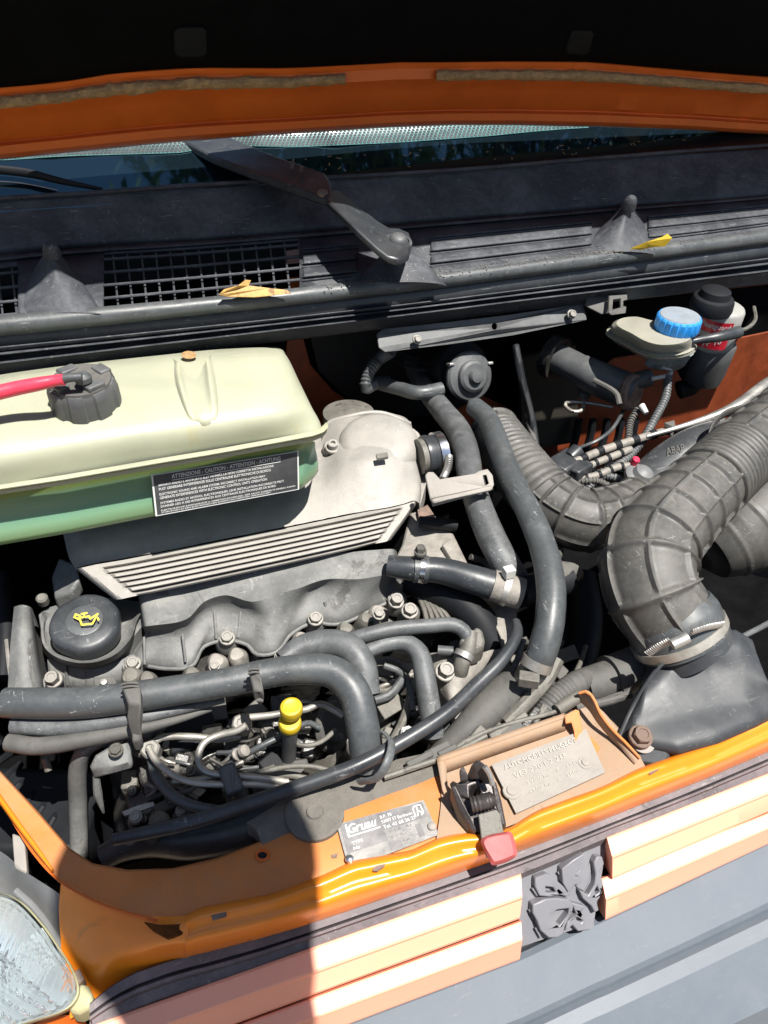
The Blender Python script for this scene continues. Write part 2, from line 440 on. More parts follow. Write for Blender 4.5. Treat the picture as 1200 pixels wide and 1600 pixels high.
M['bluedust'] = mat('dusty cap top', (0.2, 0.22, 0.24), .8, vary=.1, vscale=60, bump=.5, grain=.3, gcol=(.15, .35, .6))
M['cream'] = mat('cream reservoir', (0.27, 0.262, 0.215), .38, vary=.06, dust=.35, dcol=(0.28, 0.26, 0.21), bump=.05, sss=.2)
M['smoke'] = mat('grey reservoir', (.30, .35, .36), .3, vary=.08, bump=.05, sss=.15)
M['filter'] = mat('white canister', (0.3, 0.3, 0.28), .35, vary=.06, dust=.2, bump=.05)
M['filterred'] = mat('red label', (.5, .012, .03), .4, vary=.05, bump=0)
M['duct'] = mat('duct rubber', (.034, .035, .035), .40, vary=.15, dust=.5, dcol=(.205, .19, .165), dscale=13, dthr=.36, up=.6, bump=.12, stain=.4, scol=(.02, .02, .02), sscale=40, scuff=.4)
M['snorkel'] = mat('glossy black plastic', (.024, .027, .032), .40, vary=.15, vscale=30, dust=.34, dcol=(.20, .20, .19), dscale=7, dthr=.48, bump=0, scuff=.2, ior=1.35)
M['bumper'] = mat('grey bumper', (0.098, 0.116, 0.138), .5, vary=.04, vscale=5, scuff=.13, dust=.2, dcol=(.2, .21, .22), bump=.12, bscale=1500)
M['emblem'] = mat('grey moulding', (0.165, 0.165, 0.18), .36, vary=.1, dust=.3, dcol=(0.22, 0.21, 0.215), bump=.05)
M['strip'] = mat('grille bar paint', (0.95, 0.41, 0.265), .42, vary=.03, vscale=6, dust=.08, dcol=(.8, .6, .5), bump=.04, stain=.35, scol=(.45, .2, .1), sscale=22, sthr=.66)
M['seal'] = mat('weather seal', (.07, .060, .065), .6, vary=.3, stain=.6, sscale=25, scuff=.7, dust=.55, dcol=(.33, .27, .27), bump=.3)
M['faint'] = mat('worn embossing', (.36, .335, .30), .6, vary=.1, bump=0)
M['white'] = mat('white plastic', (0.5, 0.5, 0.48), .4, vary=.05, dust=.2, bump=.05)
M['leaf'] = mat('dry leaf', (0.4, 0.24, 0.07), .6, vary=.25, vscale=90, bump=.3, stain=.8, scol=(.12, .05, .01), sscale=60, sthr=.55)
M['leafy'] = mat('yellow leaf', (0.42, 0.28, 0.01), .55, vary=.15, vscale=90, bump=.3)
M['green_leaf'] = mat('green foliage', (.06, .11, .025), .6, vary=.4, bump=0)
M['bark'] = mat('bark', (.12, .09, .06), .9, vary=.3, bump=.5)
M['ground'] = mat('dusty ground', (.22, .17, .12), .95, vary=.2, vscale=3, bump=.6, bscale=40)
M['grey_paint'] = mat('grey side panel', (.125, .13, .135), .5, vary=.12, dust=.35, dcol=(.3, .29, .27), bump=.1)
M['lamprim'] = mat('aged lamp rim', (0.36, 0.35, 0.2), .35, vary=.12, dust=.3, dcol=(0.3, 0.26, 0.16), bump=.08, sss=.2)  # yellowish plastic of the rim itself
M['liner'] = mat('black hood liner', (.0035, .0035, .0037), .9, vary=.3, bump=.4, bscale=500, ior=1.15)
M['pad'] = mat('hood pad', (0.005, 0.0055, 0.0055), .75, ior=1.3, vary=.15, bump=.2)
M['skin'] = mat('skin', (.30, .17, .11), .5, vary=.05, bump=.05)
M['cloth'] = mat('shirt cloth', (.10, .12, .2), .9, vary=.1, bump=.3)
M['trousers'] = mat('trouser cloth', (.05, .05, .06), .9, vary=.1, bump=.3)
M['hair'] = mat('hair', (.012, .01, .009), .8, bump=.5)
M['shoe'] = mat('shoe', (.03, .03, .03), .5)
# ================================================================== SETTING
g = mk('ground', [Vector((x, y, -1.0)) for x, y in ((-60, -60), (60, -60), (60, 60), (-60, 60))], [(0, 1, 2, 3)], M['ground'], loc=Vector((0, 0, -1.0)))
g['kind'] = 'structure'

# engine compartment: dark tub behind and below everything
bay = thing('engine_bay', 'engine compartment walls surrounding the motor, coloured near-black for the deep shade', 'engine bay', Vector((.35, .6, -.42)))
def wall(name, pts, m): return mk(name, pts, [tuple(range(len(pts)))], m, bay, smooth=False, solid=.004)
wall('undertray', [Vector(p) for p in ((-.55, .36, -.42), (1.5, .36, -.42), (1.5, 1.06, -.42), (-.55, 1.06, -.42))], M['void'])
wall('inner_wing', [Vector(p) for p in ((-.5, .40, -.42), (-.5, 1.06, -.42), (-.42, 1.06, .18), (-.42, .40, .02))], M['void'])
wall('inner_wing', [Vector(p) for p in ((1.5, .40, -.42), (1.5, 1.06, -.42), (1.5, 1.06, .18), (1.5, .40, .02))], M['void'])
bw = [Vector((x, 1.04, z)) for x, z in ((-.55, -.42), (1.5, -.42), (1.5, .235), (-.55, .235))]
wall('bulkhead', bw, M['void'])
# painted orange bulkhead areas
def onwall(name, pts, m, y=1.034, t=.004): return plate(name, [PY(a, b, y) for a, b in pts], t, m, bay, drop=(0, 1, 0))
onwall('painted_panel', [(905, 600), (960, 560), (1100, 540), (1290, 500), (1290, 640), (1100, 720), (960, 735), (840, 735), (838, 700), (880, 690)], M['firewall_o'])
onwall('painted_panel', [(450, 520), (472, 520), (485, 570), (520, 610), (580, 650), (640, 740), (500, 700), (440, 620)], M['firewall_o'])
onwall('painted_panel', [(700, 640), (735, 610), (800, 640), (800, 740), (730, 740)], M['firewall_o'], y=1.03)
onwall('shade_sheet', [(478, 500), (740, 480), (745, 625), (690, 650), (600, 650), (540, 620), (498, 580)], M['black'], y=1.022, t=.01)  # black sheet added where the bulkhead lies in deep shade
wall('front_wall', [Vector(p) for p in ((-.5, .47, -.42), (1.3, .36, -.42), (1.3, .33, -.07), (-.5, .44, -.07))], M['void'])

# ================================================================== BONNET
hood = thing('bonnet', 'raised orange bonnet with matt black lining seen from below', 'bonnet', Vector((.4, 1.03, .41)))
hx = [(-60, 252), (0, 245), (120, 233), (250, 220), (350, 212), (430, 207), (600, 196), (700, 192), (800, 192), (950, 195), (1080, 200), (1200, 208), (1300, 218)]
def off(pts, f, z): return [(x, y+f(x), z) for x, y in pts]
def lerpf(tab):
    def f(x):
        for (a, b), (c, d) in zip(tab, tab[1:]):
            if x <= c: return b+(d-b)*(x-a)/(c-a)
        return tab[-1][1]
    return f
top = lerpf([(-60, 134), (0, 131), (90, 123), (180, 108), (300, 100), (450, 101), (590, 94), (620, 92), (680, 92), (800, 91), (920, 92), (1020, 101), (1100, 108), (1200, 116), (1300, 124)])
edge = lerpf(hx)
xs = list(range(-60, 1301, 20))
def hrow(fr, y, wig=0):
    out = []
    for x in xs:
        py = edge(x)+(top(x)-edge(x))*fr
        out.append(PY(x, py, y))
    return out
# rolled rear edge: lip, groove, flange, sealant, upper flange
HY = .088
rows = [(a, b+HY) for a, b in [(-.02, 1.055), (0, 1.035), (.05, 1.028), (.14, 1.026), (.18, 1.034), (.22, 1.034), (.26, 1.024), (.50, 1.012), (.62, .998), (.70, .985), (.86, .985), (.94, .980), (1.02, .985), (1.08, 1.0)]]
loft('bonnet_edge', [hrow(a, b) for a, b in rows], 120, M['orange_in'], hood, lin=True, solid=.0015)
r2 = [(a, b+HY) for a, b in [(.655, .985), (.675, .977), (.72, .974), (.78, .976), (.815, .980), (.83, .988)]]
def srow(a, b, x0, x1):
    o = []
    for x in range(x0, x1+1, 10):
        w = .028*mnoise.noise(Vector((x*.021, a*9, 0)))*(1 if a < .8 else .6)
        py = edge(x)+(top(x)-edge(x))*(a+w); o.append(PY(x, py, b))
    return o
for x0, x1 in ((0, 548), (682, 1240)):
    loft('sealant_strip', [srow(a, b-.0, x0, x1) for a, b in r2], 90, M['sealant'], hood, lin=True, rough=.002, rscale=160)
def hz(x, fr, y): return PY(x, edge(x)+(top(x)-edge(x))*fr, y)
# black lining: rises from the edge towards the front of the bonnet
lin0 = [hz(x, 1.02, .979+HY) for x in xs]
TH = radians(55); fwd = Vector((0, -cos(TH), sin(TH)))
lrows = [lin0]+[[Vector((p.x*(1 if k else 1), p.y, p.z))+fwd*d+Vector((0, .012*sin(d*9)-.012, 0)) for p in lin0] for k, d in enumerate((.02, .1, .2, .28, .36, .42, .475))]
for r in lrows:
    r.insert(0, r[0]+Vector((-.62, -.02, 0))); r.append(r[-1]+Vector((.5, -.02, 0)))
loft('lining', lrows, 60, M['liner'], hood, lin=True, solid=.006)
outer = [[p+Vector((0, .03, .012)) for p in r] for r in lrows]
loft('outer_skin', outer, 60, M['orange'], hood, lin=True, solid=.0012)
bpy.context.view_layer.update()
for c in (((272, 50), (279, 44), (318, 43), (323, 49), (324, 84), (318, 89), (279, 89), (273, 83)), ((893, 50), (899, 48), (924, 49), (928, 54), (921, 81), (915, 86), (888, 84), (884, 79))):
    plate('rubber_pad', [hit(a, b, .006) for a, b in c], .006, M['pad'], hood, drop=(0, 1, .3), bevel=.002)
random.seed(12)
vs = []; fs = []
for i in range(26):
    px, py = random.uniform(20, 1190), random.uniform(2, 96)
    d = (MR @ Vector((px-600, 800-py, -F))).normalized(); n = Vector((0, -sin(TH), -cos(TH)))
    t = (Vector(lrows[3][20])-CAMP).dot(n)/d.dot(n)-.006; p = CAMP+d*t
    a = random.uniform(0, pi); L = random.uniform(.0012, .004)
    u = Vector((cos(a), 0, sin(a)))*L; w = Vector((-sin(a), 0, cos(a)))*.0005
    b = len(vs); vs += [p-u-w, p+u-w, p+u+w, p-u+w]; fs.append((b, b+1, b+2, b+3))
stuff(mk('lint', vs, fs, M['platem'], hood, smooth=False))

# ================================================================== WINDSCREEN
ws = thing('windscreen', 'dark windscreen with reflections coloured sky blue and black dotted border below the bonnet edge', 'windscreen', P(600, 262, .33))
gm = bpy.data.materials.new('sky-blue reflecting glass'); gm.use_nodes = True; b_ = gm.node_tree.nodes['Principled BSDF']
b_.inputs['Base Color'].default_value = (.004, .006, .008, 1); b_.inputs['Roughness'].default_value = .03; b_.inputs['IOR'].default_value = 2.1; b_.inputs['Specular Tint'].default_value = (.35, .8, 1, 1); b_.inputs['Base Color'].default_value = (.004, .008, .012, 1)  # blue specular tint puts the sky's colour into the reflections
base = [(-80, 312), (0, 305), (150, 296), (300, 285), (450, 276), (600, 268), (750, 258), (900, 245), (1000, 237), (1100, 229), (1200, 222), (1320, 212)]
B0 = [P(x, y, .33) for x, y in base]
up = Vector((0, cos(radians(25)), sin(radians(25))))
glass_rows = [[p-up*.03 for p in B0], B0, [p+up*.1 for p in B0], [p+up*.25+Vector((0, -.004, 0)) for p in B0], [p+up*.6+Vector((0, -.02, .0)) for p in B0]]
loft('glass', glass_rows, 40, gm, ws, lin=True, solid=.005)
# plane of the dots
pn = up.cross(Vector((1, 0, 0))); 
if pn.z < 0: pn = -pn
def onglass(px, py, o=.0012):
    d = (MR @ Vector((px-600, 800-py, -F))).normalized()
    # piecewise: plane through base line at this x, normal pn
    b0 = min(B0, key=lambda q: abs(q.x-(CAMP+d*((1.15)/d.y)).x))
    t = (b0+pn*o-CAMP).dot(pn)/d.dot(pn); return CAMP+d*t
low = lerpf([(-40, 248), (0, 250), (100, 243), (280, 238), (300, 236), (345, 226), (460, 229), (620, 222), (760, 212), (860, 202), (930, 198)])
teal = mat('pale teal painted reflection', (.10, .24, .24), .35, vary=.2, vscale=60, bump=0, coat=.2)  # pale teal stands for reflected sky and interior light between the dots
lo_ = [onglass(x, low(x)+1) for x in range(-40, 931, 40)]
hi_ = [p+up*.10 for p in lo_]
loft('pale_band', [lo_, hi_], 50, teal, ws, lin=True, solid=.0003)
vs = []; fs = []
s = .0062
r = 0
x0 = lo_[0].x; x1 = lo_[-1].x
for r in range(0, 14):
    n = int((x1-x0)/s)
    for k in range(n):
        xx = x0+(k+.5*(r % 2))*s; u = (xx-x0)/(x1-x0)*(len(lo_)-1); j = min(int(u), len(lo_)-2)
        if u >= len(lo_)-1: continue
        c = lo_[j].lerp(lo_[j+1], u-j)+up*(.0036+r*s*.866)+pn*.0009
        rad = s*(.47-.012*r); b = len(vs)
        for q in range(6): vs.append(c+Vector((cos(q*pi/3), 0, 0))*rad+up*sin(q*pi/3)*rad)
        fs.append(tuple(range(b, b+6)))
stuff(mk('dot_pattern', vs, fs, M['label'], ws, smooth=False))
tube('lower_seal', [P(x, y+5, .332) for x, y in base], 3.2, M['cowl'], ws, step=.02)
# debris caught at the base of the glass
vs = []; fs = []
for i in range(46):
    px = random.choice([random.gauss(505, 30), random.uniform(560, 1150), random.gauss(940, 40)]); py = lerpf([(x, y) for x, y in base])(px)-random.uniform(4, 30)
    p = onglass(px, max(py, 205 if px < 1000 else 212), .003); a = random.uniform(0, pi); L = random.uniform(.001, .004)
    u = Vector((cos(a), 0, 0))*L+up*sin(a)*L; w = Vector((-sin(a), 0, 0))*.001+up*cos(a)*.001
    b = len(vs); vs += [p-u-w, p+u-w*.4, p+u+w, p-u+w*.5]; fs.append((b, b+1, b+2, b+3))
o = stuff(mk('leaf_debris', vs, fs, M['sealant'], None, smooth=False)); o['label'] = 'bits of dry leaf litter lying at the foot of the windscreen'; o['category'] = 'leaf litter'

# ================================================================== COWL
cowl = thing('cowl_panel', 'dusty black plastic scuttle panel with air grille below the windscreen', 'cowl panel', P(600, 400, .25))
# lines across the panel (photo px) from windscreen base to the seal
L_top = [(-80, 318), (0, 311), (150, 302), (300, 291), (450, 282), (600, 274), (750, 264), (900, 251), (1000, 243), (1100, 235), (1200, 229), (1320, 219)]
L_step = [(-80, 408), (0, 397), (150, 384), (300, 376), (450, 364), (600, 352), (750, 340), (900, 328), (1000, 320), (1100, 313), (1200, 305), (1320, 294)]
L_bot = [(-80, 508), (0, 499), (150, 486), (300, 471), (400, 461), (500, 450), (600, 438), (700, 426), (800, 413), (900, 400), (1000, 387), (1100, 374), (1200, 360), (1320, 343)]
ZT, ZS, ZB = .328, .275, .25
def row(l, z): return [(x, y, z) for x, y in l]
fstep = lerpf(L_step); fbot = lerpf(L_bot); ftop = lerpf(L_top)
def cw(x, v):   # v 0 at the step, 1 at the seal
    return (x, fstep(x)+(fbot(x)-fstep(x))*v, ZS+(ZB-ZS)*v)
XS = list(range(-80, 1321, 35))
loft('upper_panel', [[(x, ftop(x), ZT) for x in XS], [(x, ftop(x)*.94+fstep(x)*.06, .3265) for x in XS], [(x, ftop(x)*.10+fstep(x)*.90, .281) for x in XS], [(x, fstep(x), ZS) for x in XS]], 80, M['cowl'], cowl, lin=True, sharp=15, solid=.002)
# flat lower zone, left open where the grille is
def zone(x0, x1, v0=0, v1=1.06, dz=0, name='lower_panel'):
    xs_ = [x0+(x1-x0)*i/12 for i in range(13)]
    return loft(name, [[(a, b, z+dz) for a, b, z in [cw(x, v0+(v1-v0)*k/3) for x in xs_]] for k in range(4)], 30, M['cowl'], cowl, lin=True, solid=.0025)
zone(28, 162); zone(468, 1320); zone(162, 468, 0, .13); zone(-80, 28, 0, .2)
# ribs running along the panel
def rib(x0, x1, v, r=1.6, name='rib', dz=.001, **kw):
    n = 8; pts = [cw(x0+(x1-x0)*i/n, v) for i in range(n+1)]; pts = [(a, b, z+dz) for a, b, z in pts]
    return tube(name, pts, r, M['cowl'], cowl, seg=8, step=.02, **kw)
for v in (.22, .42, .62, .82): rib(162, 468, v, 2.6, 'slat')
for v in (.30, .52, .74, .94): rib(-80, 28, v, 2.6, 'slat')
random.seed(3)
def vbars(x0, x1, sp, va, vb):
    x = x0
    while x < x1:
        a = cw(x, va); b = cw(x+9, vb); tube('bar', [(a[0], a[1], a[2]-.004), (b[0], b[1], b[2]-.004)], 1.7, M['cowl'], cowl, seg=6, step=.05); x += sp
vbars(176, 468, 22.3, .12, .98); vbars(-70, 28, 22, .2, 1.0)
for x0, x1 in ((472, 560), (672, 925), (1012, 1320)):
    for v in (.30, .36, .55, .61, .78, .84): rib(x0, x1, v, 1.5)
zone(674, 925, .38, .54, .003, 'raised_land'); zone(674, 925, .62, .77, .003, 'raised_land'); zone(674, 925, .85, 1.0, .003, 'raised_land')
zone(1014, 1320, .38, .54, .003, 'raised_land'); zone(1014, 1320, .62, .77, .003, 'raised_land')
zone(474, 556, .38, .54, .003, 'raised_land'); zone(474, 556, .62, .77, .003, 'raised_land')
zone(-80, 1320, .03, .07, .003, 'raised_line')
# black duct under the grille
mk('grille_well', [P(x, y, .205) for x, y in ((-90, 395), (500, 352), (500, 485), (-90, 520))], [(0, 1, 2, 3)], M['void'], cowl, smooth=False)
plate('painted_edge', [P(446, 392, .222), P(470, 388, .222), P(470, 452, .215), P(455, 454, .215)], .004, M['orange_in'], cowl)
# spindle boots
def boot(tx, ty, bx, by, wl, wr, tz, bz=.252, name='spindle_boot'):
    """half-cone moulding running from the spindle down to the seal"""
    rows = []
    for t in (-.12, 0, .06, .2, .4, .6, .8, .95, 1.05):
        u = max(t, 0); e = u**.8
        cx = tx+(bx-tx)*u; y = ty+(by-ty)*t; l = 13+(wl-13)*e; r = 13+(wr-13)*e
        zc = tz+(bz-tz)*u**.85; zp = ZS+(ZB-ZS)*u if t > 0 else ZS+.004
        if t < 0: zc = ZS+.006
        rows.append([(cx-l*1.15, y+4, zp-.004), (cx-l, y+1, zp*.85+zc*.15), (cx-l*.72, y-1, zp*.45+zc*.55), (cx-l*.35, y-2, zp*.1+zc*.9), (cx, y-2, zc), (cx+r*.35, y-2, zp*.1+zc*.9), (cx+r*.72, y-1, zp*.45+zc*.55), (cx+r, y+1, zp*.85+zc*.15), (cx+r*1.15, y+4, zp-.004)])
    return loft(name, rows, 40, M['cowl'], cowl, across=4, sharp=80)
boot(81, 398, 92, 486, 60, 62, .302, .256); boot(624, 386, 624, 440, 62, 62, .290, .254); boot(979, 326, 965, 392, 52, 50, .304, .256)
def capn(x, y, z, r, h, ax=(-.02, -.35, 1), par=None, m=None):
    return lathe('spindle_cap', (x, y, z), ax, [(r*1.08, 0), (r*1.02, h*.25), (r*.9, h*.55), (r*.78, h*.8), (r*.5, h*.97), (r*.1, h)], m or M['cowl'], par or cowl, seg=24)
capn(82, 398, .298, 13, 22); capn(981, 325, .300, 11, 20)
for x, y, z in ((358, 334, .292), (738, 302, .293), (1042, 278, .293)):
    bolt(cowl, (x, y, z), 7, M['plastic'], (0, -.5, 1), 'allen', 'screw', h=.5)
# ================================================================== WIPER
wp = thing('windscreen_wiper', 'black wiper arm pivoted on the middle spindle and lying up the windscreen', 'wiper', P(622, 380, .29))
zt = .352
plate('arm_channel', [(258, 205, .372), (345, 208, .372), (430, 243, .362), (508, 270, .350), (518, 285, .347), (516, 310, .342), (500, 306, .342), (415, 275, .350), (335, 245, .36)], .012, M['rubber_clean'], wp, bevel=.003)
hd = [(508, 298), (528, 296), (548, 311), (570, 329), (592, 346), (608, 355), (624, 356), (638, 362), (644, 378), (639, 396), (624, 404), (606, 400), (590, 388), (562, 362), (536, 336), (510, 312)]
hz_ = lerpf([(500, .344), (540, .338), (600, .308), (650, .300)])
plate('arm_head', [(a, b, hz_(a)) for a, b in hd], .010, M['rubber_clean'], wp, bevel=.003, sharp=50)
lathe('nut_ring', (622, 379, .302), (-.02, -.3, 1), [(22, -6), (22, 2), (20, 3), (17.5, 3), (16.5, -1)], M['cowl'], wp, seg=36)
capn(622, 381, .301, 15.5, 16, par=wp, m=M['plastic'])
lathe('pivot_pin', (504, 301, .345), (0, -.3, 1), [(8, -3), (8, 2), (5, 3.5), (2, 4)], M['rust'], wp, seg=20)
text('moulded_mark', 'II', [P(455, 255, .3575), P(475, 262, .3565), P(473, 272, .3555), P(453, 265, .3565)], 0, 0, 1, 1, M['plastic'], wp, off=.002)
# dark strip and pale line standing for a wiper mirrored in the glass
w2 = thing('windscreen_wiper', 'thin black strip painting a mirrored wiper blade on the windscreen at far left', 'wiper', P(60, 290, .34))
tube('blade', [onglass(-40, 262, .012), onglass(40, 270, .012), onglass(100, 284, .011), onglass(160, 296, .01)], [7, 7, 5, 3], M['black'], w2, flat=.6)
tube('reflection_line', [onglass(-40, 283, .013), onglass(25, 285, .013), onglass(90, 297, .012)], [1.2, 1, .6], M['steel'], w2)

# ================================================================== SEAL AND CHANNEL
sealT = [(-80, 526), (0, 518), (150, 504), (300, 489), (400, 479), (500, 468), (600, 457), (700, 445), (800, 432), (900, 419), (1000, 406), (1100, 393), (1200, 380), (1320, 364)]
sl_ = thing('bonnet_seal', 'long thick black rubber seal along the scuttle front edge', 'rubber seal', P(600, 470, .24))
tube('seal_bulb', [(x, y-9, .243) for x, y in sealT], [14, 14, 13, 12, 12, 12, 12, 12, 12, 13, 13, 13, 14, 14], M['rubber'], sl_, seg=24, step=.012, flat=1.0, wob=.04)
tube('seal_foot', [(x, y+10, .220) for x, y in sealT], 21, M['rubber_clean'], sl_, seg=16, step=.012)
ch = thing('front_channel', 'black painted steel gutter flange running under the rubber seal', 'gutter flange', P(600, 500, .2))
fs_ = lerpf(sealT)
botg = lerpf([(-80, 601), (0, 592), (200, 564), (400, 537), (600, 512), (800, 487), (1000, 465), (1200, 443), (1320, 430)])
def ln(f, z, d=0): return [(x, (fs_(x)+20)*(1-f)+botg(x)*f+d, z) for x in range(-80, 1321, 50)]
loft('gutter', [ln(.1, .222), ln(.22, .214), ln(.28, .2165, -1), ln(.28, .216, 1), ln(.36, .206), ln(.5, .2045), ln(.54, .2085, -1), ln(.54, .2085, 1), ln(.60, .200), ln(1, .182), ln(1, .176, 2)], 110, M['cowl'], ch, lin=True, solid=.0015)

# ================================================================== BRACKET BAR
br = thing('support_bar', 'dusty flat black metal bar bolted under the gutter flange', 'metal bar', P(750, 520, .17))
bz = .182
plate('bar', [(598, 514, bz), (700, 503, bz), (800, 491, bz), (912, 474, bz), (917, 500, bz-.018), (800, 524, bz-.018), (700, 538, bz-.018), (602, 550, bz-.018), (592, 543, bz-.015), (589, 522, bz-.004)], .004, M['plastic'], br,
      holes=[circ(773, 510, bz-.008, 4.5, 12, 5.5)], bevel=.0015, drop=(0, .8, -.5))
bolt(br, (652, 530, bz-.004), 6, M['boltm'], (0, -.75, .6), 'hex'); bolt(br, (893, 491, bz-.004), 6, M['boltm'], (0, -.75, .6), 'hex')
cl_ = thing('hose_clip', 'dusty grey clip with open square window at end of flat bar', 'clip', P(950, 475, .18))
plate('clip_body', [(918, 462, .195), (940, 452, .198), (978, 450, .198), (980, 460, .192), (955, 466, .192), (952, 489, .178), (940, 491, .176), (915, 478, .184)], .004, M['plastic_dusty'], cl_, drop=(0, .8, -.5))
plate('clip_window', [(952, 462, .200), (980, 460, .200), (981, 468, .196), (974, 470, .195), (974, 478, .191), (979, 479, .191), (978, 489, .186), (956, 492, .186), (951, 488, .186)], .004, M['plastic_dusty'], cl_, holes=[[(958, 468, .197), (970, 466, .197), (970, 480, .190), (957, 484, .189)]], drop=(0, .8, -.5))
# leaves
for pts, m, lab in (([(342, 460, .262), (350, 452, .266), (372, 446, .27), (384, 437, .272), (392, 438, .270), (388, 446, .266), (420, 450, .262), (448, 453, .259), (455, 458, .256), (400, 464, .256), (355, 463, .258)], M['leaf'], 'dry tan leaf lying on the scuttle grille'),
                    ([(985, 388, .262), (1010, 378, .27), (1035, 370, .276), (1043, 365, .279), (1050, 372, .276), (1040, 384, .265), (1018, 386, .262), (1000, 390, .258)], M['leafy'], 'folded yellow leaf lying by the right spindle boot')):
    l = plate('fallen_leaf', pts, .0006, m, None, bevel=0); tag(l, lab, 'leaf')

# grit and leaf crumbs gathered against the seal
random.seed(33)
def grit(name, n, place, m, label, cat, lo=.0003, hi=.0012):
    vs = []; fs = []
    for i in range(n):
        p = place(); s = random.uniform(lo, hi); a = random.uniform(0, pi); ux = Vector((cos(a), sin(a), 0))*s*random.uniform(.6, 1.6); uy = Vector((-sin(a), cos(a), 0))*s; uz = Vector((0, 0, s*.6))
        b = len(vs); vs += [p-ux-uy*.6, p+ux-uy*.4, p+ux*.7+uy, p-ux*.8+uy*.7, p+uz]
        fs += [(b, b+1, b+4), (b+1, b+2, b+4), (b+2, b+3, b+4), (b+3, b, b+4)]
    o = stuff(mk(name, vs, fs, m, None, smooth=False)); o['label'] = label; o['category'] = cat; return o
def gp1():
    x = random.choice([random.uniform(660, 940), random.gauss(980, 40), random.uniform(560, 1250), random.uniform(500, 700)]); v = 1-abs(random.gauss(0, .07))
    a = cw(x, v); return P(a[0], a[1]+random.uniform(-2, 4), a[2]+.0045)
grit('grit', 600, gp1, M['beam'], 'pale grit and leaf crumbs gathered along the scuttle seal', 'grit')
# ================================================================== EXPANSION TANK
tk = thing('expansion_tank', 'long translucent cream coolant tank half full of green coolant', 'coolant tank', P(250, 700, .14))
def tr(y0, pts, zr, drop=.03):
    return pts
r0 = [(-120, 625, .15), (-118, 618, .20), (-60, 600, .238), (100, 578, .243), (262, 560, .243), (330, 553, .243), (400, 549, .242), (436, 549, .236), (447, 556, .22), (450, 570, .17)]
r0b = [(a, b-6 if 2 < i < 8 else b, .17) for i, (a, b, z) in enumerate(r0)]
r1 = [(-120, 660, .15), (-118, 655, .20), (-60, 640, .247), (100, 622, .248), (262, 602, .248), (330, 596, .248), (405, 590, .247), (452, 588, .238), (468, 598, .22), (472, 612, .17)]
r2 = [(-120, 720, .15), (-118, 715, .20), (-60, 706, .240), (100, 684, .240), (262, 658, .240), (330, 650, .240), (420, 638, .239), (474, 632, .228), (490, 642, .21), (492, 660, .17)]
r3 = [(-120, 745, .15), (-118, 742, .19), (-60, 731, .230), (100, 706, .230), (262, 681, .230), (330, 672, .230), (430, 657, .229), (482, 650, .218), (498, 655, .205), (499, 672, .17)]
r4 = [(-120, 780, .15), (-118, 776, .18), (-60, 768, .205), (100, 742, .205), (262, 714, .205), (330, 703, .205), (435, 685, .205), (490, 675, .203), (503, 676, .197), (503, 690, .17)]
loft('tank_top', [r0b, r0, r1, r2, r3, r4], 110, M['tank'], tk, across=6, sharp=60)
# seam flange
def fl(dy, z, dx=0): return [(-120, 777+dy, z), (-60, 770+dy, z), (100, 746+dy, z), (262, 718+dy, z), (330, 707+dy, z), (435, 688+dy, z), (488, 678+dy, z), (505+dx, 672+dy, z-.001), (512+dx, 664+dy, z)]
loft('seam_flange', [fl(-4, .207, -3), fl(-3, .2095), fl(3, .2095, 1), fl(5, .205, 0), fl(5.2, .2035, -2), fl(6, .2035, 0), fl(11, .200, 0), fl(12, .193, -5)], 90, M['tank'], tk, lin=True)
# lower body with coolant line
cm = bpy.data.materials.new('coolant filled plastic'); cm.use_nodes = True; nt = cm.node_tree; bs = nt.nodes['Principled BSDF']
tc = nt.nodes.new('ShaderNodeTexCoord'); sx = nt.nodes.new('ShaderNodeSeparateXYZ'); nt.links.new(tc.outputs['Object'], sx.inputs[0])
mr = nt.nodes.new('ShaderNodeMapRange'); nt.links.new(sx.outputs['Z'], mr.inputs['Value'])
mr.inputs['From Min'].default_value = 0.0; mr.inputs['From Max'].default_value = .062
rp_ = nt.nodes.new('ShaderNodeValToRGB'); e = rp_.color_ramp.elements; e[0].position = .02; e[0].color = (.20, .33, .13, 1); e[1].position = 1; e[1].color = (.30, .38, .12, 1)
for ps, c in ((.12, (.17, .27, .14, 1)), (.35, (.13, .26, .17, 1)), (.74, (.16, .27, .15, 1)), (.80, (.19, .26, .08, 1)), (.92, (.18, .24, .07, 1))):
    q = e.new(ps); q.color = c
ns = nt.nodes.new('ShaderNodeTexNoise'); ns.inputs['Scale'].default_value = 12; nt.links.new(tc.outputs['Object'], ns.inputs['Vector'])
mad = nt.nodes.new('ShaderNodeMath'); mad.operation = 'MULTIPLY_ADD'; mad.inputs[1].default_value = .08; nt.links.new(ns.outputs['Fac'], mad.inputs[0]); nt.links.new(mr.outputs[0], mad.inputs[2])
nt.links.new(mad.outputs[0], rp_.inputs[0]); nt.links.new(rp_.outputs[0], bs.inputs['Base Color'])
bs.inputs['Roughness'].default_value = .3; bs.inputs['Subsurface Weight'].default_value = .3; bs.inputs['Subsurface Radius'].default_value = (.01, .02, .012); bs.inputs['Subsurface Scale'].default_value = .5
l0 = [(-120, 783, .197), (-60, 776, .197), (100, 750, .197), (262, 723, .197), (330, 712, .197), (430, 695, .197), (478, 688, .197), (492, 690, .188), (494, 712, .150)]
l1 = [(-120, 820, .168), (-60, 813, .168), (100, 787, .168), (262, 757, .168), (330, 746, .168), (430, 729, .168), (478, 721, .168), (496, 716, .160), (498, 730, .145)]
l2 = [(-120, 866, .142), (-60, 858, .142), (100, 831, .142), (262, 799, .142), (330, 787, .142), (430, 769, .142), (470, 761, .142), (492, 742, .143), (497, 736, .140)]
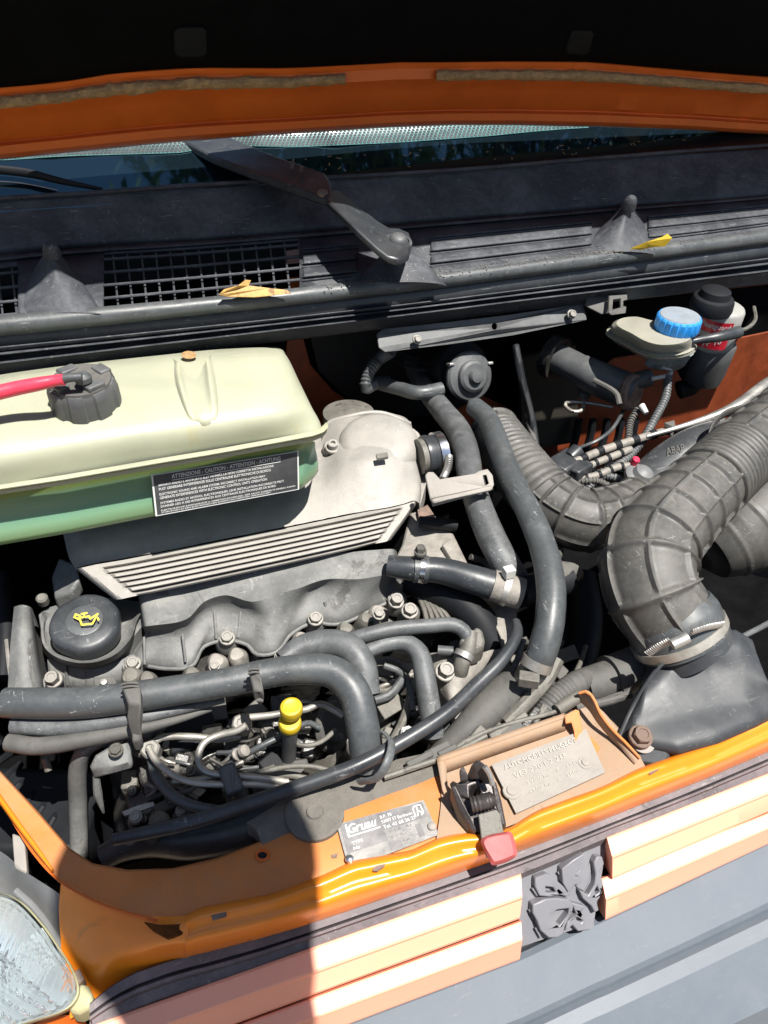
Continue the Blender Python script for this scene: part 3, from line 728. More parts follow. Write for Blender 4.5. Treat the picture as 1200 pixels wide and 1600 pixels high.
l3 = [(-120, 870, .135), (-60, 862, .135), (100, 834, .135), (262, 802, .135), (330, 790, .135), (430, 771, .135), (472, 763, .135), (493, 744, .138), (497, 737, .136)]
l4 = [(a, b-14, z-.02) for a, b, z in l3]
loft('tank_bottom', [l0, l1, l2, l3, l4], 90, cm, tk, lin=True, across=3, sharp=50)
# strap recess across the top with a brown disc for its shaded bolt hole
loft('strap_recess', [[(266, 558, .238), (272, 562, .247), (278, 566, .252), (283, 572, .249), (300, 578, .247), (318, 572, .249), (322, 562, .253), (328, 556, .249), (332, 554, .240)],
                      [(272, 600, .244), (279, 601, .2535), (285, 604, .2545), (292, 612, .2495), (306, 618, .2485), (322, 610, .2495), (328, 602, .2545), (334, 598, .2525), (340, 596, .243)],
                      [(284, 650, .232), (292, 650, .2400), (297, 651, .2418), (303, 655, .2400), (316, 657, .2395), (330, 653, .2400), (336, 648, .2418), (342, 645, .2400), (350, 644, .231)],
                      [(296, 682, .220), (303, 681, .2235), (308, 681, .224), (313, 681, .223), (322, 680, .222), (334, 677, .223), (340, 675, .224), (346, 673, .223), (354, 672, .218)]], 36, M['tank'], tk, across=6, sharp=60)
plate('hole_shade_disc', circ(295, 554, .2525, 12, 20, 6), .001, M['sealant'], tk)  # flat disc coloured as the half-shaded hole
# caution label on the front face
T = [P(236, 742, .1860), P(466, 704, .1860), P(467, 764, .1448), P(243, 806, .1448)]
lab = thing('caution_label', 'black warning label with white text in four languages on the coolant tank', 'label', T[0])
qplate('label_backing', T, [(0, 0, 1, 1)], M['ink'], lab, .0016)
qplate('label_face', T, [(.012, .015, .99, .97)], M['label'], lab, .0020)
lines = [("ATTENZIONE - CAUTION - ATTENTION - ACHTUNG", .13, .87, .055, .155, .012),
         ("IMPIANTI RADIO E ANTIFURTO ELETTRONICI, LA NON CORRETTA INSTALLAZIONE", .04, .82, .235, .30, .012),
         ("PUO' GENERARE INTERFERENZE SULLE CENTRALINE ELETTRONICHE DI BORDO", .04, .80, .325, .39, .012),
         ("ELECTRONIC SOUND AND ALARM SYSTEM, INCORRECT INSTALLATION MAY", .04, .76, .455, .52, .012),
         ("GENERATE INTERFERENCES WITH ELECTRONIC CONTROL UNITS OPERATION", .04, .77, .54, .605, .012),
         ("SYSTEMES RADIO ET ANTIVOL ELECTRONIQUES, LEUR INSTALLATION INCORRECTE PEUT", .04, .89, .67, .735, .012),
         ("DONNER LIEU A DES INTERFERENCES AUX CENTRALES ELECTRONIQUES DE BORD", .04, .83, .755, .82, .012),
         ("ELEKTRONISCHE RADIOANLAGE U. DIEBSTAHLSICHERUNG, DER NICHT KORREKTE EINBAU KANN", .04, .97, .86, .905, .012),
         ("STORUNGEN IN DEN ELEKTRONISCHEN BORDSCHALTGERATEN VERURSACHEN", .04, .79, .915, .95, .012)]
for s_, u0, u1, v0, v1, bo in lines: text('lettering', s_, T, u0, v0, u1, v1, M['ink'], lab, off=.0023, bold=bo)
qplate('underline', T, [(.13, .185, .87, .2)], M['ink'], lab, .0023)
# filler cap
def lob(t, i): return 1+.035*(1 if (t*8/(2*pi)) % 1 > .35 else -1)
cap = lathe('screw_cap', (136, 632, .246), (-.02, -.08, 1), [(50, -4), (51, 6), (50.5, 30), (48, 40), (46, 43)], M['plastic'], tk, seg=96, fn=lob, sharp=40)
lathe('cap_top', (136, 632, .246), (-.02, -.08, 1), [(46, 41), (45, 46), (36, 46.5), (30, 45), (12, 45), (1, 45)], M['plastic_dusty'], cap, seg=40)
for k in range(4):
    a = k*pi/2+.5
    box('grip_block', P(136, 632, .246)+Vector((cos(a)*36, sin(a)*36, 46))*mpp(P(136, 632, .246)), (.012, .018, .006), M['plastic'], cap, x=(cos(a), sin(a), 0), bevel=.0015)
lathe('hose_nipple', (130, 592, .282), (0, 0, 1), [(13, -4), (13, 4), (10, 8), (8, 10), (2, 11)], M['rubber'], cap, seg=24)
tube('hose_elbow', [(128, 589, .290), (110, 590, .290), (98, 592, .289)], [6.5, 7, 8], M['rubber'], cap)
rh = tube('overflow_hose', [(100, 593, .289), (84, 595, .288), (60, 600, .287), (20, 608, .284), (-60, 628, .28)], [9, 9, 11, 11.5, 12], M['red_hose'], None, seg=18)
tag(rh, 'pink red rubber hose leading left from the coolant cap', 'hose')

DZ = -.035
# ================================================================== INTAKE MANIFOLD
im = thing('intake_manifold', 'dusty cast aluminium intake cover with five long ribs', 'intake manifold', P(400, 800, .10))
# main body: rows from the back down to the rib zone
b0 = [(90, 800, .100), (130, 790, .118), (250, 760, .118), (400, 720, .120), (500, 668, .124), (520, 657, .136), (548, 648, .142), (600, 647, .140), (632, 655, .132), (640, 662, .120), (644, 668, .10)]
b00 = [(a, b-3, .07) for a, b, z in b0]
b1 = [(100, 840, .100), (130, 828, .120), (250, 795, .122), (400, 750, .124), (498, 690, .128), (530, 680, .144), (570, 672, .150), (612, 675, .148), (645, 682, .134), (655, 700, .120), (658, 704, .10)]
b2 = [(105, 862, .098), (135, 850, .116), (250, 815, .120), (400, 770, .122), (500, 728, .126), (535, 722, .142), (572, 718, .149), (610, 715, .147), (645, 722, .134), (655, 735, .120), (659, 738, .10)]
b3 = [(110, 876, .096), (138, 866, .110), (250, 838, .114), (400, 800, .117), (500, 772, .121), (540, 765, .127), (580, 760, .130), (615, 757, .128), (645, 756, .120), (656, 765, .112), (659, 768, .095)]
b4 = [(118, 888, .094), (140, 882, .102), (250, 862, .106), (400, 832, .109), (500, 812, .110), (545, 803, .111), (580, 797, .112), (620, 790, .112), (648, 782, .110), (655, 786, .104), (659, 788, .09)]
loft('cover_body', [b00, b0, b1, b2, b3, b4], 110, M['alu'], im, across=8, sharp=60, rough=.0008, rscale=90)
# rib bank: stepped profile
def rb(t, z, ex=0):   # t 0 top edge to 1 bottom edge
    xl = 124+(186-124)*t; yl = 888+(937-888)*t
    xr = 652+(606-652)*t; yr = 783+(846-783)*t
    n = 8
    return [(xl+(xr-xl)*k/n, yl+(yr-yl)*k/n+5*sin(pi*k/n)*.3, z) for k in range(n+1)]
prof = [(0, .110, ), (.10, .110), (.14, .106)]
zz = .108
for k in range(5):
    t = .16+k*.145
    prof += [(t, zz-.006-k*.0012), (t+.012, zz+.0005-k*.0012), (t+.03, zz+.003-k*.0012), (t+.10, zz+.0022-k*.0012), (t+.120, zz-.001-k*.0012), (t+.128, zz-.006-k*.0012)]
prof += [(.90, .099), (.96, .100), (1.0, .096), (1.0, .07)]
def rb2(t, z):
    r = rb(t, z)
    # the ribs fade into a smooth rim at both ends
    a = (r[0][0], r[0][1]); b = (r[-1][0], r[-1][1]); base_z = .108-.009*t
    L = ((a[0]+3, a[1], base_z),)
    out = [(a[0]-8, a[1]-1, base_z-.016), (a[0]-3, a[1], base_z-.003), (a[0]+4, a[1]-1, base_z+.001), (a[0]+26, a[1]-6, base_z+.001)]
    out += [(a[0]+32, a[1]-7, z)]+[q for q in r[1:-1]]+[(b[0]-22, b[1]+4, z), (b[0]-17, b[1]+3, base_z+.001), (b[0]-2, b[1], base_z), (b[0]+3, b[1]-2, base_z-.006), (b[0]+5, b[1]-2, base_z-.02)]
    return out
loft('rib_bank', [rb2(t, z) for t, z in prof], 120, M['alu'], im, lin=True, sharp=35)
bx = lerpf
bolt(im, (520, 699, .142), 9.5, M['alu'], (-.05, -.3, 1), 'allen', h=1.1); bolt(im, (641, 682, .140), 9.5, M['alu'], (-.05, -.3, 1), 'allen', h=1.1)
lathe('bolt_boss', (520, 701, .134), (-.05, -.3, 1), [(17, -12), (16, 2), (13, 6), (2, 6)], M['alu'], im, seg=28)
lathe('bolt_boss', (641, 684, .132), (-.05, -.3, 1), [(17, -12), (16, 2), (13, 6), (2, 6)], M['alu'], im, seg=28)
lathe('dome', (592, 694, .140), (-.05, -.2, 1), [(66, -14), (64, 0), (59, 10), (48, 17), (26, 20), (2, 20.5)], M['alu'], im, seg=48, sharp=60)
plate('cast_mark', [(587, 709, .1605), (605, 706, .1605), (607, 713, .1585), (589, 716, .1585)], .004, M['castdirty'], im)
tube('gasket_rim', [(505, 672, .128), (515, 660, .136), (545, 651, .145), (575, 645, .147), (600, 646, .145), (625, 655, .14), (640, 662, .13)], 3.5, M['alu'], im)
plate('side_flange', [(640, 664, .118), (656, 695, .116), (664, 712, .112), (666, 755, .105), (656, 790, .1), (640, 750, .1)], .03, M['alu'], im)
lathe('valve_seat', (545, 662, .12), (0, 0, 1), [(2, 0), (40, 0), (40, 20), (36, 22), (2, 22)], M['castdirty'], im)
DZ = 0
# throttle stub and clamp
st = thing('throttle_stub', 'short silver pipe with black rubber sleeve and worm clamp beside the intake', 'pipe clamp', P(680, 715, .08))
ax_ = (P(720, 700, .10)-P(655, 712, .10)).normalized()
lathe('stub_pipe', (654, 714, .100), ax_, [(28, 0), (28, 22)], M['castdirty'], st, seg=40)
lathe('rubber_sleeve', (662, 712, .100), ax_, [(25, -2), (31, 0), (32, 5), (30, 12), (31, 24), (29, 32), (22, 34)], M['rubber_clean'], st, seg=40)
lathe('clamp_band', (679, 709, .100), ax_, [(31, 0), (33.5, 0), (33.5, 13), (31, 13)], M['chrome'], st, seg=48)
tube('clamp_screw', [(702, 712, .118), (700, 730, .110), (692, 748, .102)], 6, M['steel'], st, step=.0012, prof=lambda s, a, u: 1+.12*sin(s*2*pi/.0024))
# bracket with slot
bk = thing('slotted_bracket', 'dusty sheet metal bracket with a slotted end over the hoses', 'bracket', P(715, 760, .11))
plate('bracket_plate', [(664, 742, .128), (668, 737, .130), (678, 737, .130), (688, 748, .128), (740, 740, .128), (748, 735, .128), (762, 732, .128), (770, 742, .127), (772, 756, .122), (768, 764, .120), (700, 779, .116), (678, 785, .112), (672, 778, .114)], .003, M['platem'], bk,
      holes=[[(754, 741, .1275), (760, 740, .1275), (764, 755, .123), (758, 758, .123)]], bevel=.0015)
plate('bracket_flange', [(672, 778, .116), (768, 758, .123), (771, 764, .110), (676, 790, .104)], .002, M['platem'], bk)
plate('stamped_mark', [(697, 768, .1175), (722, 762, .119), (723, 766, .118), (698, 771, .117)], .0008, M['castdirty'], bk, bevel=0)

DZ = -.027
# ================================================================== VALVE COVER
vc = thing('valve_cover', 'dusty grey plastic rocker cover with scalloped lower edge', 'rocker cover', P(400, 960, .03))
t0 = [(215, 925, .060), (222, 930, .075), (300, 905, .078), (400, 885, .080), (500, 868, .082), (600, 858, .084), (614, 858, .080), (620, 862, .05)]
t1 = [(218, 948, .055), (226, 948, .070), (300, 928, .072), (400, 908, .075), (500, 890, .078), (600, 880, .080), (614, 880, .076), (624, 884, .045)]
t2 = [(222, 978, .050), (232, 978, .066), (290, 968, .069), (320, 940, .070), (352, 930, .071), (395, 940, .071), (430, 930, .072), (470, 918, .074), (510, 905, .075), (560, 905, .076), (605, 898, .076), (626, 900, .04)]
t3 = [(226, 992, .035), (236, 990, .045), (285, 986, .048), (318, 958, .050), (352, 948, .051), (395, 958, .052), (425, 970, .052), (455, 948, .054), (490, 922, .056), (530, 925, .058), (580, 925, .058), (630, 915, .035)]
t4 = [(190, 1042, .012), (205, 1048, .020), (232, 1040, .022), (262, 1044, .022), (300, 1040, .022), (318, 1010, .024), (352, 1000, .026), (385, 1006, .026), (402, 1022, .026), (432, 1018, .027), (455, 990, .030), (490, 972, .032), (520, 975, .032), (545, 970, .032), (575, 955, .034), (612, 938, .036), (640, 930, .03)]
t5 = [(a, b+4, z-.02) for a, b, z in t4]
loft('cover_top', [t0, t1, t2], 120, M['cover'], vc, across=4, sharp=60, rough=.0006, rscale=60)
loft('scalloped_skirt', [t2, t3, t4, t5], 160, M['cover'], vc, across=4, sharp=60, rough=.0006, rscale=60)
tube('edge_bead', [(a, b+1, z+.001) for a, b, z in t4[2:]], 3, M['cover'], vc, seg=8)
for x0, y0, x1, y1 in ((335, 955, 338, 998), (376, 955, 372, 996), (285, 990, 290, 1034), (225, 995, 226, 1038), (430, 968, 434, 1010), (508, 940, 512, 968), (536, 935, 534, 966)):
    tube('stiffening_rib', [(x0, y0, .050), ((x0+x1)/2, (y0+y1)/2, .040), (x1, y1, .030)], 2.2, M['cover'], vc, seg=8)
for x, y, z in ((355, 997, .034), (493, 967, .040), (208, 1037, .030), (618, 937, .044)):
    lathe('bolt_boss', (x, y+4, z-.012), (0, -.3, 1), [(19, -12), (18, 4), (15, 10), (2, 10)], M['cover'], vc, seg=28)
    bolt(vc, (x, y, z), 10, M['boltm'], (-.03, -.35, 1), 'hex', h=.8)
# filler neck tray around the oil cap
def bow(dr, z, dy=0, sc=1.0):
    o = [(66, 955), (64, 985), (70, 1012), (95, 1030), (140, 1038), (180, 1026), (205, 1000), (214, 972), (222, 958)]
    cx, cy = 138, 985
    return [(cx+(x-cx)*sc, cy+(y-cy)*sc+dy, z) for x, y in o]
loft('filler_tray', [bow(0, .02, 10), bow(0, .052), bow(0, .055, 0, .96), bow(0, .045, -2, .9), bow(0, .040, -4, .55), bow(0, .040, -4, .1)], 60, M['cover'], vc, across=2, sharp=60)
plate('tray_floor', [(72, 950, .040), (60, 960, .04), (66, 1000, .038), (100, 1028, .034), (150, 1034, .034), (200, 1005, .038), (232, 965, .045), (220, 940, .045), (140, 930, .045)], .02, M['cover'], vc)
for x in (102, 132): tube('stiffening_rib', [(x, 1036, .035), (x+4, 1070, .01)], 2.5, M['cover'], vc, seg=8)
loft('lower_apron', [[(74, 1030, .030), (100, 1040, .030), (150, 1046, .030), (195, 1030, .030)], [(78, 1085, -.005), (110, 1092, -.005), (150, 1092, -.005), (205, 1075, -.002)]], 20, M['cover'], vc, lin=True, solid=.01)
bolt(vc, (84, 1062, .03), 11, M['boltm'], (-.1, -.4, 1), 'hex', h=1.3)
lathe('bolt_boss', (86, 1068, .012), (-.1, -.4, 1), [(18, -20), (17, 8), (14, 14), (2, 14)], M['cover'], vc, seg=24)
oc = thing('oil_filler_cap', 'round black oil filler cap with yellow oil can symbol', 'oil cap', P(140, 985, .05))
lob2 = lambda t, i: 1-.05*max(0, cos(t*3+.5))**3
lathe('cap_body', (138, 988, .052), (.02, -.22, 1), [(44, -12), (50, -2), (53, 8), (53, 24), (50, 31), (43, 34), (20, 34), (2, 34)], M['rubber_clean'], oc, seg=72, fn=lob2, sharp=50)
lathe('cap_disc', (138, 988, .052), (.02, -.22, 1), [(27, 33), (27, 35.2), (25, 36), (2, 36)], M['rubber'], oc, seg=48)
OI = [P(116, 956, .0545), P(154, 953, .056), P(156, 979, .050), P(118, 982, .0485)]
def ic(pts, name='oil_can_symbol'):
    vs = []; fs = []
    for (a, b), (c, d) in zip(pts, pts[1:]):
        p = bil(OI, a, b, .0025); q = bil(OI, c, d, .0025); t = (q-p).normalized(); n = (OI[1]-OI[0]).cross(OI[3]-OI[0]).normalized(); w = t.cross(n)*.0009
        k = len(vs); vs += [p-w-t*.0006, q-w+t*.0006, q+w+t*.0006, p+w-t*.0006]; fs.append((k, k+1, k+2, k+3))
    return vs, fs
V_, F_ = [], []
for seg_ in ([(.22, .45), (.62, .40), (.66, .55), (.98, .30), (.74, .85), (.30, .88), (.22, .45)], [(.22, .55), (.02, .38), (.08, .22), (.26, .34)], [(.42, .40), (.42, .22)], [(.32, .22), (.54, .20)], [(.97, .55), (1.0, .66)]):
    a, b = ic(seg_); k = len(V_); V_ += a; F_ += [tuple(i+k for i in f) for f in b]
mk('oil_can_symbol', V_, F_, M['iconyellow'], oc, smooth=False)

DZ = 0
# ================================================================== HOSES ON THE ENGINE
def hose(name, pts, r, label, cat='hose', m='hose', **kw):
    kw.setdefault('wob', .03)
    o = tube(name, pts, r, M[m], None, **kw); return tag(o, label, cat)
hose('coolant_hose', [(640, 560, .06), (660, 600, .07), (690, 640, .085), (715, 672, .095), (728, 705, .10), (735, 745, .098), (748, 790, .088), (768, 840, .075), (792, 885, .06), (805, 905, .04)], [17, 18, 19, 20, 20, 19, 19, 20, 20, 19], 'grey rubber hose passing under the slotted metal bracket', seg=20)
hose('coolant_hose', [(742, 636, .115), (762, 655, .118), (780, 700, .118), (800, 750, .115), (826, 800, .110), (850, 860, .10), (861, 920, .088), (858, 975, .072), (845, 1025, .05), (832, 1050, .03)], [18, 19, 20, 20, 20, 21, 21, 21, 21, 20], 'long smooth black hose curving down right of the slotted bracket', m='rubber', seg=24, hollow=True)
hose('coolant_hose', [(8, 1098, .050), (60, 1099, .052), (130, 1098, .054), (200, 1090, .056), (280, 1078, .058), (360, 1065, .060), (420, 1052, .062), (470, 1046, .064), (520, 1050, .062), (552, 1080, .054), (566, 1130, .035), (576, 1200, .0)], [23, 24, 24, 24, 23, 23, 23, 24, 26, 26, 26, 27], 'thickest black hose crossing left to right then bending down beside the yellow dipstick', m='rubber', seg=28, step=.005, wob=.015)
hose('coolant_hose', [(440, 1032, .05), (470, 1012, .054), (510, 1005, .056), (545, 1012, .056), (566, 1040, .048), (574, 1085, .03)], [15, 19, 22, 23, 22, 20], 'short grey hose bend tucked behind the thickest hose', seg=22)
hose('vacuum_hose', [(545, 1000, .055), (580, 990, .060), (620, 982, .062), (670, 978, .062), (706, 976, .060), (724, 985, .055), (733, 1005, .045), (728, 1030, .03)], 11.5, 'thin dusty hose running right from the rocker cover to the elbow joint', seg=16)
hose('coolant_hose', [(565, 1022, .045), (600, 1007, .048), (632, 1004, .048), (654, 1020, .044), (664, 1060, .034), (672, 1110, .015), (678, 1150, -.005)], [11, 13, 14, 16, 17, 17, 16], 'dusty grey hose bending down in front of the white aluminium bracket', seg=18)
hose('heater_hose', [(22, 1132, .030), (90, 1136, .033), (160, 1130, .036), (230, 1118, .038), (300, 1104, .036), (350, 1094, .03)], [15, 14, 13, 11, 8, 5], 'upper of the thin hoses lying below the thickest hose at left', seg=16)
hose('heater_hose', [(14, 1160, .020), (60, 1166, .024), (130, 1156, .028), (200, 1142, .030), (270, 1126, .03), (330, 1108, .027)], [14, 14, 13, 11, 7, 4], 'dustier lowest hose of the bundle below the thickest hose at left', m='plastic_dusty', seg=16)
hose('bonnet_cable', [(178, 1312, -.02), (300, 1284, .0), (400, 1252, .012), (480, 1225, .02), (560, 1195, .028), (640, 1152, .034), (700, 1112, .038), (745, 1070, .042), (785, 1030, .05), (808, 990, .055), (806, 972, .052)], [9, 11, 11, 11.5, 11.5, 11.5, 12, 12, 11, 10, 8], 'long smooth black pipe crossing diagonally in front of the engine', m='rubber_clean', seg=18, wob=.0)
hose('air_pipe', [(162, 1340, -.06), (190, 1325, -.055), (240, 1312, -.05), (300, 1312, -.045), (400, 1290, -.035), (500, 1250, -.03)], [19, 21, 26, 30, 32, 30], 'thick dark pipe lying just behind the orange front panel', m='rubber_clean', seg=22)
# strap clips round the bundle
for pts, lab_ in ((((190, 1066, .085), (215, 1062, .085), (219, 1075, .087), (220, 1100, .080), (217, 1130, .062), (222, 1150, .048), (218, 1158, .045), (206, 1159, .045), (205, 1145, .050), (197, 1120, .066), (200, 1100, .080), (192, 1078, .086)), 'dusty plastic strap clip round the hose bundle at left'),
                  (((388, 1044, .09), (404, 1040, .09), (408, 1060, .092), (412, 1080, .086), (406, 1092, .07), (396, 1080, .086)), 'smaller strap clip round the thickest hose above the dipstick')):
    t = thing('strap_clip', lab_, 'hose clip', pts[0]); plate('clip_body', pts, .014, M['plastic_dusty'], t, bevel=.002)
    a, b = pts[0], pts[1]
    for d in (6, 11): tube('clip_ridge', [(a[0], a[1]+d-2, a[2]+.002), ((a[0]+b[0])/2, (a[1]+b[1])/2+d-3, a[2]+.004), (b[0]+1, b[1]+d, b[2]+.002)], 2, M['plastic_dusty'], t, seg=8)
# coolant outlet hose right of the rocker cover
ho = thing('outlet_hose', 'black hose with silver crimp bands leaving the right end of the rocker cover', 'hose', P(700, 900, .04))
tube('hose_body', [(606, 884, .062), (640, 888, .062), (690, 892, .060), (740, 906, .056), (790, 920, .05), (812, 926, .046)], [17, 19, 21, 23, 23, 22], M['rubber_clean'], ho, seg=26, wob=.02)
tube('crimp_band', [(646, 889, .062), (668, 890, .061)], 22, M['rubber'], ho, seg=26, step=.002)
tube('crimp_band', [(655, 889, .062), (663, 890, .0615)], 23, M['chrome'], ho, seg=26, step=.002)
tube('end_sleeve', [(768, 914, .053), (815, 928, .046)], 25, M['tin'], ho, seg=28, step=.003)
tube('band_clamp', [(786, 919, .05), (795, 922, .049)], 27, M['steel'], ho, seg=26, step=.002)
box('clamp_lug', (795, 894, .075), (.012, .010, .012), M['white'], ho)
bolt(ho, (657, 862, .085), 8, M['castdirty'], (0, 0, 1), 'hex', h=1.2)
tube('rubber_cone', [(860, 905, .045), (892, 893, .05), (888, 885, .05)], [30, 20, 6], M['plastic_dusty'], ho, seg=24)
tube('hose_tail', [(812, 926, .046), (850, 915, .045), (890, 905, .045)], [22, 22, 24], M['black'], ho, seg=20)
# heat shield / aluminium bracket between
hs = thing('engine_bracket', 'pale dusty aluminium bracket block under the intake corner', 'bracket', P(680, 850, .0))
plate('block_top', [(628, 850, .045), (640, 800, .05), (668, 790, .05), (675, 800, .05), (710, 835, .048), (734, 884, .044), (730, 892, .043), (690, 886, .043), (640, 878, .045), (618, 870, .045)], .05, M['tin'], hs, bevel=.003)
plate('block_rib', [(690, 850, .054), (704, 840, .054), (728, 880, .050), (712, 884, .050)], .012, M['tin'], hs, bevel=.002)
plate('heat_patch', [(652, 796, .058), (668, 788, .058), (680, 806, .058), (655, 812, .056)], .004, M['rust'], hs)
tube('shield_pipe', [(655, 815, .060), (690, 818, .060), (712, 822, .055)], 9, M['black'], hs, seg=12)
wb = thing('mounting_bracket', 'white corroded aluminium bracket with large hexagon bolt', 'bracket', P(700, 1060, -.03))
loft('bracket_arm', [[(672, 1020, .010), (700, 1018, .022), (745, 1020, .020), (790, 1010, .005)], [(680, 1050, .008), (705, 1052, .022), (735, 1052, .020), (760, 1045, .004)], [(690, 1085, .004), (705, 1088, .014), (722, 1085, .012), (738, 1075, -.004)], [(702, 1120, -.01), (712, 1125, -.002), (722, 1120, -.004), (730, 1110, -.015)], [(720, 1160, -.02), (735, 1160, -.015), (748, 1150, -.018), (752, 1130, -.03)]], 24, M['tin'], wb, across=5, skirt=.03, rough=.004, rscale=60)
bolt(wb, (695, 1050, .026), 13, M['boltm'], (.05, -.35, 1), 'hex', h=1.0)
plate('bracket_plate', [(740, 925, .0), (790, 915, .02), (808, 960, .02), (806, 1000, .015), (790, 1012, .012), (775, 980, .015)], .01, M['tin'], wb)
el = thing('elbow_joint', 'dusty thermostat elbow with clamp at the end of the thin hose', 'elbow', P(740, 1010, .02))
plate('flange', [(716, 1000, .052), (736, 985, .055), (745, 978, .056), (755, 985, .055), (758, 1000, .052), (756, 1012, .048), (742, 1020, .044), (730, 1018, .044)], .02, M['castdirty'], el, bevel=.003)
tube('elbow', [(735, 990, .050), (733, 1010, .045), (722, 1035, .035), (718, 1052, .02)], 13, M['castdirty'], el, seg=18)
tube('clamp_band', [(727, 1020, .042), (723, 1028, .039)], 16, M['steel'], el, seg=20, step=.002)
tube('spout', [(684, 1016, .03), (708, 1018, .03)], 8, M['plastic'], el, seg=14)
DZ = -.015
# cylinder head details under the scalloped edge
hd_ = thing('cylinder_head', 'grimy cast cylinder head showing under the rocker cover edge', 'cylinder head', P(400, 1040, -.06))
loft('head_casting', [[(60, 1030, -.02), (200, 1020, -.01), (350, 985, -.005), (500, 955, 0), (640, 920, .0), (700, 905, -.01)], [(60, 1110, -.03), (200, 1100, -.02), (350, 1060, -.015), (500, 1010, -.01), (640, 985, -.01), (720, 975, -.02)], [(60, 1180, -.12), (200, 1160, -.1), (350, 1120, -.1), (500, 1090, -.1), (640, 1060, -.1), (740, 1040, -.1)]], 60, M['oily'], hd_, across=5, rough=.012, rscale=35)
for x, y, z, s in ((208, 1062, .03, 16), (232, 1066, .03, 13), (300, 1060, .02, 14), (340, 1040, .022, 15), (372, 1030, .02, 14), (410, 1020, .02, 13), (440, 1032, .02, 12), (470, 1006, .026, 14), (515, 1004, .03, 14), (538, 990, .03, 13), (568, 975, .034, 12), (590, 965, .036, 15)):
    lathe('injector_boss', (x, y, z-.02), (random.uniform(-.2, .2), -.3, 1), [(s*1.3, -20), (s*1.1, 4), (s, 14), (s*.7, 20), (s*.3, 21)], M['tin'] if (x in (340, 372, 470, 590)) else M['castdirty'], hd_, seg=20, fn=lambda t, i: 1+.08*sin(3*t+i))
for x, y, z, r in ((335, 1042, .026, 7), (437, 1026, .03, 7), (470, 1008, .032, 8), (640, 955, .048, 11), (592, 960, .042, 8)): bolt(hd_, (x, y, z), r, M['boltm'], (0, -.35, 1), 'hex')
bolt(hd_, (619, 940, .058), 10, M['boltm'], (0, -.35, 1), 'hex', h=1.2)
lathe('stud_boss', (640, 958, .03), (0, -.3, 1), [(18, -16), (16, 4), (13, 8), (2, 8)], M['castdirty'], hd_, seg=24)
for i in range(5): tube('cast_rib', [(655+i*7, 935+i*2, .03), (662+i*9, 950+i*3, .028), (668+i*10, 975, .02)], 4, M['castdirty'], hd_, seg=8)
plate('lifting_eye', [(145, 1060, .06), (178, 1055, .062), (182, 1068, .06), (180, 1078, .056), (150, 1080, .055)], .003, M['plastic_dusty'], hd_); lathe('eye_rivet', (162, 1066, .062), (0, -.3, 1), [(6, 0), (5, 3), (1, 4)], M['steel'], hd_, seg=16)
for a in (((300, 1068, .03), (330, 1052, .035), (355, 1055, .03)), ((440, 1030, .03), (475, 1020, .034), (500, 1018, .032)), ((545, 1000, .04), (575, 985, .045), (610, 975, .045)), ((575, 1040, .02), (610, 1030, .02), (640, 1050, .01)), ((540, 1060, .0), (600, 1080, .0), (640, 1060, .005))):
    tube('leak_off_pipe', a, 5, M['castdirty'], hd_, seg=10)

DZ = 0
# ================================================================== INJECTION PUMP AREA
ip = thing('injection_pump', 'oily diesel injection pump castings below the hoses', 'injection pump', P(320, 1230, -.16))
random.seed(21)
loft('pump_body', [[(150, 1120, -.10), (230, 1130, -.06), (330, 1130, -.05), (450, 1110, -.05), (600, 1080, -.07), (720, 1040, -.08)], [(170, 1200, -.10), (230, 1200, -.055), (330, 1190, -.045), (450, 1180, -.05), (600, 1140, -.07), (740, 1090, -.08)], [(180, 1290, -.11), (230, 1270, -.07), (330, 1250, -.055), (450, 1240, -.055), (600, 1190, -.07), (760, 1130, -.08)], [(190, 1350, -.14), (260, 1340, -.12), (350, 1320, -.11), (450, 1300, -.11), (600, 1240, -.11), (780, 1160, -.1)]], 90, M['oily'], ip, across=14, rough=.022, rscale=42, sharp=50)
def lump(name, c, dims, m, rz=0, tilt=.2, par=ip, bev=.003): return box(name, c, dims, M[m], par, x=(cos(rz), sin(rz), 0), up=(0, -tilt, 1), bevel=bev)
lump('pump_flange', (265, 1210, -.045), (.055, .03, .02), 'oily', .1); lump('pump_flange', (255, 1235, -.05), (.07, .018, .015), 'oily', .1)
lump('pump_flange', (262, 1260, -.05), (.055, .012, .012), 'castdirty', .12)
lump('pump_block', (300, 1150, -.035), (.05, .035, .03), 'black', .1); lump('pump_block', (345, 1170, -.045), (.05, .03, .03), 'oily', .1)
for c, r, h, m, ax in (((250, 1290, -.05), 17, 26, 'castdirty', (0, -.2, 1)), ((213, 1282, -.045), 11, 20, 'castdirty', (0, -.3, 1)), ((237, 1312, -.045), 14, 10, 'castdirty', (.2, -.5, 1)), ((232, 1268, -.05), 11, 20, 'castdirty', (-.1, -.3, 1)), ((282, 1272, -.04), 9, 10, 'castdirty', (.3, -.3, 1)),
                       ((330, 1205, -.04), 10, 12, 'castdirty', (0, -.3, 1)), ((380, 1250, -.04), 12, 10, 'castdirty', (0, -.4, 1)), ((300, 1235, -.045), 12, 10, 'oily', (0, -.4, 1)), ((410, 1180, -.05), 14, 20, 'oily', (0, -.2, 1)), ((485, 1150, -.05), 15, 18, 'oily', (.2, -.2, 1))):
    lathe('pump_fitting', c, ax, [(r*1.2, -20), (r*1.15, 0), (r, 2), (r, h*.7), (r*.8, h*.75), (r*.8, h), (r*.3, h+1)], M[m], ip, seg=18, fn=(lambda t, i: 1+.05*(1 if int(t/(pi/3)) % 2 else -1)) if r < 13 else None)
